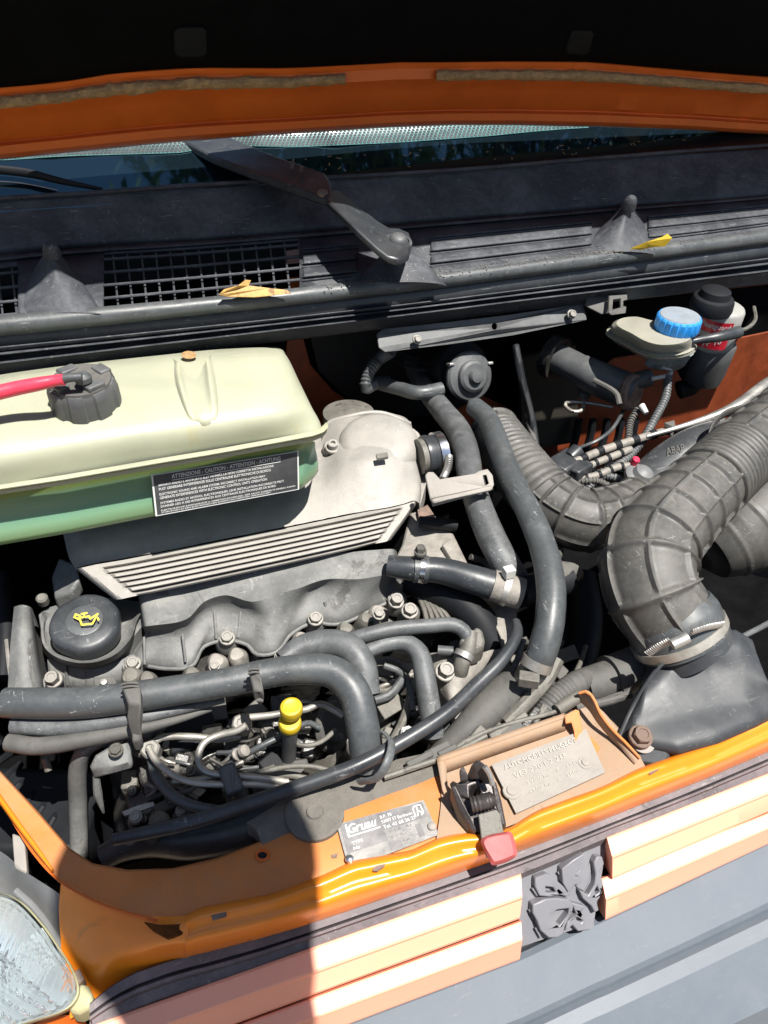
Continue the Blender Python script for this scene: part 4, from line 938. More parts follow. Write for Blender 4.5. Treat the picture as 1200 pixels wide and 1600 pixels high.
for c, r in (((212, 1276, -.018), 8), ((250, 1288, -.012), 9), ((284, 1266, -.028), 8), ((203, 1310, -.025), 8), ((265, 1247, -.04), 7), ((237, 1305, -.03), 10)): bolt(ip, c, r, M['castdirty'] if r != 8 else M['boltm'], (0, -.45, 1), 'hex')
tube('pump_link', [(285, 1288, -.03), (305, 1285, -.028), (330, 1278, -.026), (352, 1268, -.026)], [16, 12, 9, 8], M['castdirty'], ip, seg=6)
tube('pump_link', [(292, 1285, -.03), (302, 1284, -.03)], 20, M['castdirty'], ip, seg=6, step=.003)
plate('lever', [(190, 1268, -.02), (215, 1258, -.02), (240, 1252, -.02), (242, 1258, -.02), (215, 1268, -.02), (195, 1274, -.02)], .003, M['steel'], ip)
plate('lever', [(285, 1238, -.025), (310, 1230, -.025), (322, 1233, -.025), (312, 1243, -.025)], .003, M['steel'], ip)
plate('bracket', [(345, 1235, -.02), (352, 1215, -.015), (385, 1215, -.015), (390, 1245, -.022), (365, 1252, -.03)], .012, M['castdirty'], ip, bevel=.002)
for i in range(46):
    x = random.uniform(200, 720); y = lerpf([(200, 1180), (450, 1150), (720, 1060)])(x)+random.uniform(-55, 70)
    if 560 < x < 620: continue
    s = random.uniform(.008, .024)
    lump('casting_block', (x, y, random.uniform(-.062, -.03)), (s*random.uniform(.7, 2), s, s*1.3), random.choice(['oily', 'castdirty', 'oily', 'black', 'plastic_dusty']), random.uniform(-.7, .7), random.uniform(-.1, .6), bev=.002)
for i in range(34):
    x = random.uniform(190, 560); y = lerpf([(190, 1200), (450, 1150), (600, 1120)])(x)+random.uniform(-45, 75)
    if 545 < x: continue
    a = random.uniform(-.6, .9); L = random.uniform(20, 60); z = random.uniform(-.035, -.012); c = random.uniform(-18, 18)
    tube('pump_pipe', [(x-L*cos(a)/2, y+L*sin(a)/2, z-.006), (x+c*.3, y+c*.4, z), (x+L*cos(a)/2, y-L*sin(a)/2, z-.004)], random.uniform(1.8, 4), M[random.choice(['pipe', 'castdirty', 'rubber', 'plastic_dusty', 'oily'])], ip, seg=8, step=.003)
for i in range(26):
    c = (random.uniform(190, 560), random.uniform(1140, 1290), random.uniform(-.04, -.02)); r = random.uniform(5, 10)
    if c[1] > lerpf([(190, 1300), (560, 1190)])(c[0]): continue
    lathe('pump_fitting', c, (random.uniform(-.5, .5), random.uniform(-.7, 0), .8), [(r*1.2, -14), (r*1.1, 0), (r, 2), (r, 7), (r*.6, 8), (r*.6, 12), (1, 12.5)], M[random.choice(['castdirty', 'boltm', 'oily', 'castdirty'])], ip, seg=12)
# steel injector lines
def pipe(pts, label, r=5.5, m='pipe', name='injector_pipe'): return hose(name, pts, r, label, 'fuel pipe', m, seg=12, wob=.01, step=.004)
pipe([(232, 1168, .008), (243, 1188, .006), (262, 1205, .004), (285, 1218, .003), (310, 1224, .003), (345, 1226, .003), (400, 1226, 0), (440, 1232, -.012)], 'steel fuel pipe sweeping down from the left union nut')
pipe([(385, 1133, .018), (370, 1142, .014), (345, 1148, .010), (322, 1158, .008), (311, 1175, .006), (312, 1195, .004), (325, 1207, .003), (350, 1211, .003), (400, 1215, .002), (450, 1222, -.008)], 'steel fuel pipe looping in a tight U from the right union nut')
pipe([(240, 1160, -.002), (255, 1152, 0), (300, 1151, 0), (345, 1155, -.004), (375, 1150, -.008)], 'straight steel fuel pipe between the two union nuts')
pipe([(375, 1122, .004), (420, 1118, .006), (455, 1112, .008), (480, 1108, .010), (500, 1100, .012), (520, 1108, .012), (536, 1118, .008)], 'steel fuel pipe passing behind the yellow dipstick')
pipe([(345, 1218, -.012), (400, 1208, -.004), (450, 1198, .0), (490, 1198, .0), (520, 1206, -.006), (540, 1212, -.015)], 'thin pale pipe arching right below the dipstick', 4, 'castdirty')
pipe([(270, 1222, -.015), (330, 1214, -.012), (380, 1190, -.008)], 'short dull pipe hidden behind the fuel pipe loop', 5)
pipe([(400, 1215, -.02), (430, 1210, -.02), (470, 1214, -.02), (500, 1228, -.03)], 'upper of the bent pipes right of the small pipe clip', 6, 'castdirty')
pipe([(395, 1232, -.02), (430, 1225, -.02), (460, 1228, -.02), (490, 1240, -.03)], 'lower of the bent pipes right of the small pipe clip', 7, 'castdirty')
pipe([(350, 1200, -.02), (400, 1170, 0), (440, 1150, .004), (480, 1130, .0), (500, 1138, -.01)], 'black pipe slanting up behind the dipstick tube', 5, 'rubber')
hose('fuel_hose', [(238, 1185, -.01), (244, 1210, -.01), (262, 1236, -.012), (290, 1255, -.012), (325, 1265, -.012), (360, 1268, -.015), (385, 1262, -.025)], [9, 9, 9, 9, 9, 9, 9], 'dull black rubber hose curving under the fuel pipes', 'hose', 'rubber', seg=14)
for c, lab_ in (((236, 1172, -.004), 'dusty hexagon union nut on the left fuel pipe'), ((378, 1132, .006), 'dusty hexagon union nut on the looping fuel pipe')):
    o = lathe('union_nut', c, (-.1, -.35, 1), [(14, -20), (15, 0), (15, 8), (12, 11), (7, 11), (6, 9)], M['boltm'], None, seg=12, fn=lambda t, i: 1+.04*cos(6*t)); tag(o, lab_, 'nut')
pc = thing('pipe_clip', 'small black clip holding two steel fuel pipes together', 'clip', P(362, 1218, 0))
lump('clip_block', (361, 1218, .006), (.016, .028, .012), 'rubber', .1, .3, pc); tube('clip_groove', [(363, 1204, .0145), (364, 1232, .009)], 1.6, M['hose'], pc, seg=8)
ws_ = lathe('hose_joiner', (376, 1176, .0), (.5, -.3, .6), [(9, -12), (10, -8), (6, -6), (6, 4), (10, 6), (9, 12), (3, 14)], M['tin'], None, seg=16); tag(ws_, 'small pale pipe joiner among the fuel pipes', 'pipe joiner')
# dipstick
dp = thing('dipstick', 'bright yellow dipstick handle on a black tube', 'dipstick', P(452, 1200, -.06))
tube('dipstick_tube', [(449, 1205, -.05), (452, 1170, -.01), (454, 1140, .025)], [12, 11.5, 11], M['plastic'], dp, seg=16)
lathe('lower_collar', (453, 1131, .030), (0, -.18, 1), [(15, -10), (18, -4), (18, 6), (16, 10), (12, 11)], M['yellow'], dp, seg=28)
lathe('handle', (455, 1112, .046), (0, -.18, 1), [(12, -8), (16, -4), (17.5, 2), (17.5, 12), (16, 17), (12, 19), (10, 18), (2, 18)], M['yellow'], dp, seg=28, fn=lambda t, i: 1+.03*cos(2*t))
# other hoses and bits in the middle
hose('breather_hose', [(645, 1060, .0), (640, 1095, -.01), (628, 1130, -.02), (612, 1160, -.03)], 7, 'thin dusty link rod right of the bending hose', 'rod', 'castdirty', seg=8)
se = thing('white_sensor', 'small white plastic sensor plug beside the diagonal black pipe', 'sensor', P(636, 1140, -.02))
lathe('sensor_body', (636, 1146, .0), (.1, -.6, 1), [(10, -14), (10, 8), (7, 9), (7, 20), (5, 22), (2, 22)], M['white'], se, seg=18); lathe('sensor_collar', (636, 1146, .0), (.1, -.6, 1), [(12, -4), (12, 2), (10, 3)], M['white'], se, seg=6)
al = thing('alternator', 'dusty pulley and round housing behind the down-bent hose', 'alternator', P(560, 1170, -.12))
lathe('pulley_guard', (515, 1135, -.03), (.6, -.6, .4), [(2, 0), (38, 0), (40, 4), (38, 12), (20, 14), (2, 14)], M['plastic_dusty'], al, seg=40)
lathe('housing', (600, 1120, -.05), (.2, -.7, .6), [(20, -30), (42, -20), (44, 0), (38, 8), (20, 10), (2, 10)], M['castdirty'], al, seg=36, fn=lambda t, i: 1+.03*cos(10*t))
lathe('hub', (600, 1080, -.03), (.2, -.6, .6), [(24, -10), (24, 4), (16, 8), (10, 14), (2, 14)], M['oily'], al, seg=24)
box('terminal_block', (605, 1105, -.02), (.028, .02, .02), M['castdirty'], al, x=(1, .3, 0), up=(.2, -.5, 1))
lathe('ribbed_collar', (590, 1195, -.03), (-.15, -.5, .9), [(27, -16), (32, -8), (30, -4), (33, 0), (30, 4), (32, 8), (29, 14)], M['rubber'], al, seg=30)
for k in range(4): plate('fan_blade', [(455+k*14, 1222-k*6, -.03), (480+k*16, 1196-k*8, -.012), (494+k*14, 1190-k*6, -.012), (476+k*14, 1218-k*6, -.03)], .004, M['castdirty'], al, bevel=.001)
zt2 = tube('cable_tie', [(560, 1222, .02), (590, 1215, .034), (606, 1190, .046), (612, 1160, .044), (600, 1145, .035)], 7, M['hose'], None, flat=.4, seg=12); tag(zt2, 'wide black strap looped over the diagonal pipe', 'strap')
# flexible parts right of the middle
hose('intercooler_pipe', [(800, 1080, .0), (770, 1100, .005), (735, 1135, .0), (700, 1165, -.01), (670, 1190, -.02)], [34, 30, 24, 18, 12], 'dusty dark grey pipe tapering down under the diagonal black pipe', 'pipe', 'plastic_dusty', seg=24)
hose('corrugated_hose', [(845, 1118, .0), (870, 1090, .01), (900, 1068, .015), (915, 1060, .01)], [15, 18, 19, 16], 'grey woven flexible hose behind the front tray', 'hose', 'plastic_dusty', seg=24, step=.0012, wob=0, prof=lambda s, a, u: 1+.035*sin(s*2*pi/.004))
mc = thing('hose_end_clamp', 'steel clamp at the lower end of the long curving black hose', 'hose clamp', P(835, 1050, .02))
tube('clamp_band', [(842, 1030, .046), (836, 1044, .038)], 25, M['pipe'], mc, seg=28, step=.003); tube('spigot', [(836, 1042, .036), (822, 1065, .015), (805, 1085, -.01)], 22, M['castdirty'], mc, seg=22)
box('clamp_screw_housing', (826, 1062, .04), (.02, .012, .012), M['castdirty'], mc, x=(1, -.6, 0))
for i, (a, lab_) in enumerate(((((870, 1030, .03), (855, 1060, .02), (820, 1100, .01), (790, 1130, .0)), 'wide dusty strut behind the curving hose end'), (((985, 1085, .0), (940, 1098, .0), (900, 1105, .0), (880, 1115, -.01)), 'thin grey rod pointing at the orange bracket'), (((700, 1178, .005), (740, 1152, .012), (800, 1130, .012), (868, 1112, .012), (900, 1095, .012)), 'thin bonnet release cable lying along the tray edge'))):
    hose('control_rod', a, (12, 7, 4)[i], lab_, 'rod', ('castdirty', 'plastic_dusty', 'castdirty')[i], seg=10)
cb = thing('cable_linkage', 'greasy black cable linkage along the back of the tray', 'linkage', P(760, 1150, .0))
for i in range(16):
    f = i/15; x = 655+f*215; y = 1192-f*82+random.uniform(-6, 8)
    lump('linkage_block', (x, y, .002+random.uniform(-.004, .006)), (random.uniform(.012, .03), random.uniform(.006, .014), .012), random.choice(['castdirty', 'plastic_dusty', 'oily', 'castdirty']), .35+random.uniform(-.3, .3), .3, cb, .0015)
tube('linkage_rod', [(600, 1215, .008), (650, 1198, .01), (700, 1180, .012), (760, 1150, .014)], 5, M['castdirty'], cb, seg=8)
tube('cable_sheath', [(905, 1088, .018), (888, 1098, .016), (870, 1110, .014)], 10, M['castdirty'], cb, seg=14)
# exhaust style pipe stub
eb = thing('cut_pipe', 'grey plastic pipe stub with open left end beside the snorkel', 'pipe', P(970, 1050, -.02))
tube('pipe_shell', [(958, 1058, .0), (990, 1044, .002), (1040, 1024, .002)], [34, 33, 32], M['plastic_dusty'], eb, seg=28, hollow=True)
tube('pipe_rim', [(952, 1060, .0), (958, 1058, .0)], 36, M['plastic_dusty'], eb, seg=28, step=.002, hollow=True)
plate('lower_flap', [(925, 1095, .0), (985, 1074, .006), (986, 1084, .006), (940, 1102, -.004)], .003, M['plastic_dusty'], eb)

# ================================================================== LEFT SIDE
lp = thing('side_column', 'flat grey plastic timing cover at the far left of the engine', 'engine cover', P(40, 1000, -.02))
loft('column_face', [[(22, 948, .045), (35, 945, .052), (47, 948, .045), (52, 955, .01)], [(16, 1010, .035), (35, 1010, .042), (52, 1010, .035), (60, 1012, 0)], [(12, 1080, .02), (35, 1082, .027), (62, 1080, .02), (70, 1080, -.01)]], 20, M['cover'], lp, across=4, skirt=.03)
tube('front_edge', [(10, 1000, .02), (14, 1040, .015), (20, 1078, .01)], 3, M['tin'], lp, seg=6)
lathe('side_screw', (66, 936, .03), (0, -.3, 1), [(9, -10), (9, 4), (6, 7), (2, 7)], M['castdirty'], lp, seg=16)
plate('rear_lump', [(85, 935, .03), (80, 900, .04), (92, 870, .05), (118, 880, .055), (125, 905, .05), (110, 925, .04)], .02, M['cover'], lp, bevel=.003)
bp = thing('lower_bracket', 'grey sheet bracket with flanged bolt under the hose bundle', 'bracket', P(170, 1180, -.05))
plate('bracket_face', [(138, 1198, .006), (148, 1178, .012), (175, 1162, .016), (203, 1158, .016), (206, 1190, .008), (170, 1200, .004), (145, 1206, .0)], .012, M['cover'], bp, bevel=.003)
bolt(bp, (181, 1172, .02), 9, M['castdirty'], (0, -.4, 1), 'hex')
tube('pipe_bend', [(205, 1146, .012), (165, 1156, .010), (135, 1170, .004), (122, 1200, -.02), (122, 1260, -.07), (124, 1340, -.12)], [7, 9, 12, 14, 14, 14], M['cover'], bp, seg=18)
tube('bracket_leg', [(150, 1208, -.01), (153, 1240, -.03), (162, 1270, -.05)], [5, 7, 2], M['cover'], bp, seg=10)
hose('drain_pipe', [(70, 1184, -.01), (76, 1204, -.02)], 6, 'short pale pipe stub hanging under the left hose ends', 'pipe', 'castdirty')
for i in range(10):
    pass
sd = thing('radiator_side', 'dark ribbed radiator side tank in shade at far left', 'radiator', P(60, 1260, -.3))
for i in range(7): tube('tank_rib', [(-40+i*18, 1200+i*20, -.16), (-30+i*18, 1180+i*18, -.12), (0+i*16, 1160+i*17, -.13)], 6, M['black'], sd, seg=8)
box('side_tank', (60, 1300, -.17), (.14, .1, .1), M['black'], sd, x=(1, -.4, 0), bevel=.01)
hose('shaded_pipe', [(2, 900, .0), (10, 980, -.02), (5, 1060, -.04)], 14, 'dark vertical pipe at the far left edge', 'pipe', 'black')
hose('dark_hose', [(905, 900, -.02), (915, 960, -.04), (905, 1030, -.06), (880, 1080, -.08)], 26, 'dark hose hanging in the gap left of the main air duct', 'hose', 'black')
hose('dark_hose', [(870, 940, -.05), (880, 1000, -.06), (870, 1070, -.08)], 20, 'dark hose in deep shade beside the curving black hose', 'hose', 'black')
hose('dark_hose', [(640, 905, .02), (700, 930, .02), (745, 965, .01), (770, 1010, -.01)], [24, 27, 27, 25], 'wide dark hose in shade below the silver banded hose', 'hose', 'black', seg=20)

# ================================================================== BACK OF THE BAY
mo = thing('heater_motor', 'round black motor with dull steel end cap under the flat bar', 'motor', P(730, 590, .05))
axm = (.05, -.75, .35)
lathe('motor_housing', (722, 576, .10), axm, [(46, -40), (46, 0), (42, 6)], M['black'], mo, seg=36)
lathe('motor_cap', (730, 588, .105), axm, [(38, 0), (39, 8), (36, 12), (28, 14), (25, 15), (24, 22), (20, 25), (12, 25), (11, 30), (9, 33), (2, 34)], M['plastic'], mo, seg=40)
for k in range(3):
    a = k*2.1+.4; x_, y_, z_ = basis(axm); box('cap_clip', P(730, 588, .105)+(x_*cos(a)+y_*sin(a))*.036+z_*.008, (.008, .004, .012), M['steel'], mo, up=axm)
hose('wiring_loom', [(612, 548, .15), (592, 562, .13), (575, 585, .115), (572, 605, .10), (590, 598, .09), (610, 596, .09)], 9, 'short ribbed black wiring loom hanging left of the motor', 'wiring', 'rubber', step=.0012, prof=lambda s, a, u: 1+.12*sin(s*2*pi/.005), seg=16)
hose('wiring_loom', [(590, 598, .09), (620, 606, .095), (655, 614, .10), (690, 608, .10)], 11, 'thick taped black cable running right to the round motor', 'wiring', 'rubber')
for i, a in enumerate((((612, 545, .12), (640, 556, .11), (680, 552, .10)), ((615, 552, .12), (645, 566, .11), (685, 560, .10)), ((600, 556, .12), (650, 577, .11), (690, 572, .10)))):
    hose('thin_wire', a, 2.5, ('top thin wire under the flat bar', 'middle thin wire under the flat bar', 'lowest thin wire under the flat bar')[i], 'wire', 'black', seg=6)
hose('support_rod', [(806, 540, .15), (815, 590, .12), (830, 650, .08), (838, 700, .05)], 6, 'thin black rod standing against the bulkhead', 'rod', 'black', seg=10)
hose('support_rod', [(826, 660, .07), (838, 700, .055), (850, 735, .04)], 5, 'thin dusty rod beside the bulkhead above the ribbed elbow', 'rod', 'plastic_dusty', seg=10)
hose('support_rod', [(832, 690, .06), (842, 715, .05), (858, 740, .035)], 6, 'short corrugated sleeve beside the dusty rod', 'sleeve', 'plastic_dusty', seg=10, step=.001, prof=lambda s, a, u: 1+.1*sin(s*2*pi/.004))
# brake reservoir
rs = thing('brake_reservoir', 'cream brake fluid reservoir with ribbed blue screw cap', 'reservoir', P(1020, 560, .10))
ro = [(948, 512, 0), (958, 503, 0), (985, 500, 0), (1010, 506, 0), (1040, 512, 0), (1070, 520, 0), (1086, 530, 0), (1084, 542, 0), (1064, 550, 0), (1030, 552, 0), (1002, 545, 0), (975, 530, 0), (955, 520, 0)]
def ring_(sc, z, dx=0, dy=0): return [(1030+(x-1030)*sc+dx, 530+(y-530)*sc+dy, z) for x, y, _ in ro]
def shell(name, rings, m, par, n=60, cap=True, **kw):
    R = [cat_rom([V(p) for p in r], n, closed=True) for r in rings]
    vs = [p for r in R for p in r]; fs = [(i*n+j, i*n+(j+1) % n, (i+1)*n+(j+1) % n, (i+1)*n+j) for i in range(len(R)-1) for j in range(n)]
    if cap: fs += [tuple(range(n)), tuple((len(R)-1)*n+j for j in range(n))]
    return mk(name, vs, fs, m, par, **kw)
shell('reservoir_lid', [ring_(.96, .150, 0, 8), ring_(1.0, .156, 0, 6), ring_(1.0, .160, 0, 4), ring_(.93, .161, 0, 2), ring_(.90, .176, 0, -6), ring_(.84, .182, 2, -10)], M['cream'], rs)
shell('reservoir_rim', [ring_(1.02, .150, 0, 9), ring_(1.03, .154, 0, 8), ring_(1.0, .157, 0, 6)], M['cream'], rs)
shell('reservoir_body', [ring_(.84, .105, 2, 16), ring_(.90, .112, 0, 16), ring_(.93, .150, 0, 10)], M['smoke'], rs)
shell('reservoir_sump', [[(1028, 545, .135), (1062, 548, .135), (1084, 552, .135), (1068, 560, .135), (1036, 558, .135)], [(1012, 560, .112), (1040, 556, .112), (1072, 560, .112), (1068, 573, .105), (1030, 578, .100), (1008, 570, .105)], [(1015, 568, .10), (1045, 565, .10), (1068, 568, .10), (1062, 577, .096), (1035, 580, .094), (1014, 574, .096)]], M['smoke'], rs)
lathe('neck', (1056, 520, .172), (0, 0, 1), [(28, -8), (28, 8)], M['smoke'], rs, seg=32)
lathe('screw_cap', (1057, 512, .184), (0, -.02, 1), [(33, -3), (34.5, 0), (34, 17), (32, 20), (30, 20.5)], M['blue'], rs, seg=120, fn=lambda t, i: 1-.035*(max(0, cos(t*20))**4 if i < 4 else 0), sharp=30)
lathe('cap_top', (1057, 512, .184), (0, -.02, 1), [(31, 20), (30, 21.5), (20, 22), (2, 22)], M['bluedust'], rs, seg=40)
mcyl = thing('brake_master_cylinder', 'dark brake master cylinder with round plug under the reservoir', 'master cylinder', P(960, 620, .05))
tube('cylinder_body', [(870, 560, .09), (900, 575, .09), (940, 594, .085), (985, 612, .075)], [24, 24, 27, 27], M['plastic'], mcyl, seg=28)
tube('cylinder_collar', [(860, 556, .09), (874, 562, .09)], 34, M['oily'], mcyl, seg=28, step=.003)
lathe('end_plug', (985, 613, .078), (.35, -.8, .2), [(28, -6), (30, 0), (28, 6), (24, 8), (22, 6), (2, 6)], M['rust'], mcyl, seg=32)
tube('side_port', [(975, 600, .085), (1015, 590, .09)], 14, M['plastic'], mcyl, seg=18)
tube('body_strap', [(928, 594, .105), (962, 614, .10), (968, 632, .09)], 4.5, M['plastic_dusty'], mcyl, seg=8)
tube('outlet_stub', [(1002, 634, .07), (1010, 646, .065)], [6, 4], M['white'], mcyl, seg=12)
tube('lower_port', [(915, 610, .06), (912, 618, .05)], 11, M['plastic'], mcyl, seg=14)
hose('brake_pipe', [(1018, 592, .098), (1034, 589, .10), (1046, 586, .10), (1049, 580, .10), (1044, 576, .104), (1034, 574, .108)], 3.2, 'white bent brake pipe under the cream reservoir', 'pipe', 'white', seg=10)
hose('brake_pipe', [(912, 618, .05), (910, 640, .04), (895, 643, .04), (882, 632, .04), (890, 628, .045), (920, 630, .045), (958, 636, .05)], 3, 'thin dull brake pipe looping left of the master cylinder', 'pipe', 'pipe', seg=8)
corr = lambda per, amp=.12: (lambda s, a, u: 1+amp*(1 if (s % per) < per*.55 else -1))
hose('corrugated_conduit', [(1044, 588, .10), (1040, 620, .08), (1020, 660, .06), (995, 700, .04), (960, 730, .03), (930, 742, .02)], 6.5, 'grey corrugated conduit falling from the reservoir pipe', 'wiring', 'hose', step=.0009, prof=corr(.005, .07), seg=14)
hose('corrugated_conduit', [(996, 640, .06), (985, 660, .05), (981, 690, .04), (975, 710, .03)], 5, 'black and white ribbed conduit below the master cylinder', 'wiring', 'plastic_dusty', step=.0009, prof=corr(.005, .2), seg=12)
# fuel filter
ff = thing('fuel_filter', 'white fuel filter canister with red label and black ends', 'fuel filter', P(1120, 540, .05))
axf = (0, -.05, 1)
lathe('filter_head', (1112, 476, .20), axf, [(32, -10), (33, -4), (32, 8), (30, 12), (24, 14), (22, 24), (18, 26), (2, 26)], M['black'], ff, seg=40)
lathe('canister', (1108, 545, .125), axf, [(33, 8), (35, 11), (35, 72), (33, 76), (30, 78)], M['filter'], ff, seg=48, k=mpp(P(1108, 545, .125))*.92)
lathe('water_bowl', (1108, 560, .108), axf, [(20, -44), (28, -38), (31, -20), (32, 4), (33, 26), (31, 30)], M['plastic'], ff, seg=40)
cF = P(1108, 545, .125); kF = mpp(cF)*.92
def cyl(a, h, o=.0005): # angle from the camera-facing side
    return cF+Vector((sin(a)*(35*kF+o), -cos(a)*(35*kF+o), 0))+Vector((0, -.05, 1)).normalized()*h*kF
def cylpatch(name, a0, a1, h0, h1, m, o):
    vs = []; fs = []; n = 12
    for i in range(n+1):
        a = a0+(a1-a0)*i/n; vs += [cyl(a, h0, o), cyl(a, h1, o)]
        if i: k = i*2; fs.append((k-2, k, k+1, k-1))
    return mk(name, vs, fs, m, ff)
fa = -1.6
cylpatch('red_label', fa-.05, fa+1.5, 15, 63, M['filterred'], .0006)
cylpatch('label_window', fa+.05, fa+.7, 32, 43, M['filter'], .0010)
def cyltext(s_, a0, a1, h0, h1, m, slope=0, bold=.012):
    q = [Vector((0, 0, 1)), Vector((1, 0, 1)), Vector((1, 0, 0)), Vector((0, 0, 0))]
    o = text('lettering', s_, q, 0, 0, 1, 1, m, ff, off=0, bold=bold)
    L = ORG[ff.name]
    for v in o.data.vertices:
        p = v.co+L; u, w = p.x, p.z; v.co = cyl(a0+(a1-a0)*u, h0+(h1-h0)*w+slope*u, .0012)-L
cyltext('Fleetguard', fa+.06, fa+1.38, 48, 60, M['ink']); cyltext('FF 16', fa+.45, fa+1.2, 17, 28, M['ink'], slope=10)
hose('fuel_filter_hose', [(1040, 547, .165), (1083, 533, .170), (1120, 527, .175), (1154, 519, .175)], [4, 5, 8, 10], 'black rubber hose with thick sleeve crossing in front of the fuel filter', 'hose', 'rubber_clean', seg=16)
hose('thin_wire', [(1150, 516, .18), (1165, 514, .175), (1180, 500, .17), (1178, 480, .17)], 3, 'thin dull wire rising right of the fuel filter', 'wire', 'castdirty', seg=6)
hose('fuel_filter_hose', [(1060, 545, .10), (1075, 580, .08), (1085, 600, .06), (1060, 610, .05)], 14, 'dark hose behind the cream reservoir', 'hose', 'black', seg=16)
# striped wiring
for i, (pts, r, lab_) in enumerate((([(898, 722, .045), (940, 704, .05), (990, 688, .055), (1040, 674, .06), (1075, 668, .06)], 6.5, 'long pale taped pipe running right along the bulkhead foot'),
        ([(905, 735, .035), (935, 722, .04), (965, 710, .045), (985, 702, .045)], 6, 'pale taped cable second from the top of the bundle'),
        ([(910, 748, .03), (935, 742, .035), (965, 730, .04), (990, 728, .04)], 6, 'pale taped cable lowest of the bundle'))):
    h = hose('taped_cable', pts, r, lab_, 'wiring', 'tin', seg=12, wob=0)
    h2 = thing('cable_tape', 'black tape rings on the '+lab_, 'tape', pts[0])
    W = cat_rom([V(p) for p in pts], 40)
    for k in range(2, 38, 6 if i == 0 else 9): tube('tape_ring', [W[k], W[k+1], W[k+2]], r+1, M['black'], h2, seg=12, step=.001)
hose('silver_pipe', [(1260, 570, .10), (1200, 600, .10), (1150, 636, .09), (1110, 652, .08), (1060, 668, .07), (1010, 682, .06)], [11, 10.5, 10, 6, 4, 3], 'shiny silver pipe sloping down behind the main air duct', 'pipe', 'steel', seg=16)
tt = tube('grey_loop', [(1200, 640, .115), (1170, 636, .12), (1135, 645, .118), (1115, 662, .11), (1108, 680, .10)], 7, M['plastic_dusty'], None, flat=.35); tag(tt, 'flat grey strap looped over the air duct top', 'strap')
hc = thing('pipe_holder', 'small grey bent clip on the pale pipe near the air duct', 'clip', P(1045, 665, .06)); plate('holder_face', [(1038, 660, .075), (1054, 656, .075), (1056, 668, .07), (1050, 682, .06), (1044, 672, .065)], .004, M['plastic_dusty'], hc)
bd = thing('black_connector', 'large black multi-plug connector left of the taped cables', 'connector', P(890, 725, .02))
box('plug_body', (882, 730, .035), (.05, .035, .03), M['rubber_clean'], bd, x=(1, .4, 0), bevel=.004); box('plug_body', (905, 738, .035), (.035, .02, .025), M['rubber_clean'], bd, x=(1, .4, 0), bevel=.003)
lathe('plug_nut', (895, 712, .045), (1, .4, .3), [(12, -8), (13, 0), (13, 12), (9, 14)], M['rubber_clean'], bd, seg=24)
rg = thing('vacuum_valve', 'round grey vacuum valve with small red cap', 'valve', P(1000, 750, .03))
lathe('valve_body', (999, 748, .05), (.15, -.3, 1), [(8, -30), (10, -22), (17, -14), (17, -4), (25, -2), (26, 0), (26, 6), (24, 8), (17, 10), (14, 18), (8, 22), (3, 23)], M['grey_paint'], rg, seg=36)
lathe('red_plug', (991, 722, .066), (.15, -.3, 1), [(6, -3), (6, 7), (4, 9), (1, 9)], M['redcap'], rg, seg=16)
box('valve_tab', (1014, 736, .055), (.014, .008, .012), M['grey_paint'], rg)
hose('corrugated_conduit', [(915, 768, .02), (940, 745, .03), (965, 748, .03), (985, 765, .02)], 6, 'dusty ribbed conduit looping under the round valve', 'wiring', 'hose', step=.0009, prof=corr(.005), seg=12)
hose('corrugated_conduit', [(880, 755, .02), (905, 752, .03), (935, 752, .03), (960, 765, .02)], 5, 'thin ribbed conduit left of the round valve', 'wiring', 'plastic_dusty', step=.0009, prof=corr(.005), seg=12)
wv = plate('bottle_flank', [(928, 780, .02), (945, 760, .03), (965, 755, .03), (975, 765, .03), (968, 790, .02)], .02, M['tin'], None, bevel=.004); tag(wv, 'pale plastic bottle flank behind the ribbed elbow', 'bottle')

# ================================================================== AIR DUCTS
fr = thing('air_cleaner', 'large dusty round black air cleaner housing behind the main duct', 'air cleaner', P(1150, 820, .0))
tube('cleaner_drum', [(1092, 872, -.02), (1104, 862, -.015), (1140, 838, .0), (1190, 800, .02), (1260, 740, .03)], [20, 48, 68, 80, 82], M['duct'], fr, seg=56, step=.002, wob=0, prof=lambda s, a, u: 1+.02*(1 if (s % .035) < .004 else 0))
lathe('drum_step', (1196, 858, .0), (.6, .5, .2), [(58, -10), (62, 0), (62, 14), (56, 16)], M['plastic'], fr, seg=40)
tube('rear_pipe', [(1000, 770, .03), (1040, 735, .04), (1080, 710, .05), (1130, 690, .05)], [34, 38, 40, 40], M['rubber_clean'], fr, seg=30)
hose('painted_glint', [(1184, 778, .05), (1196, 770, .05), (1200, 768, .05)], [5, 7, 6], 'small white piece painting a glint on the air cleaner', 'painted glint', 'white')  # white tube stands for a hot reflection on the drum
def gridprof(per, nl, h1, h2, bel=None, col=None, w=.0028):
    def f(s, a, u):
        if col and u > col: return 1.03
        if bel and bel[0] < u < bel[1]:
            t = (s % bel[2])/bel[2]; return 1.0+.085*abs(sin(pi*t))**.7
        d = abs(((s+per*.3) % per)-per/2); r1 = math.exp(-(d/w)**2)
        da = abs(((a+.35) % (2*pi/nl))-pi/nl)*.045; r2 = math.exp(-(da/(w*.8))**2)
        return 1+max(h1*r1, h2*r2)
    return f
md = thing('main_air_duct', 'large dusty ribbed rubber air duct bending down to the snorkel', 'air duct', P(1050, 900, .0))
tube('duct_hose', [(1290, 590, .125), (1230, 650, .125), (1160, 708, .122), (1088, 775, .118), (1048, 815, .113), (1018, 855, .105), (1013, 895, .095), (1025, 935, .080), (1048, 968, .062), (1062, 990, .048)],
     [56, 56, 56, 57, 61, 64, 65, 63, 62, 60], M['duct'], md, seg=140, step=.0009, prof=gridprof(.034, 7, .10, .085, (.47, .60, .0085), None, .0024), cap=False)
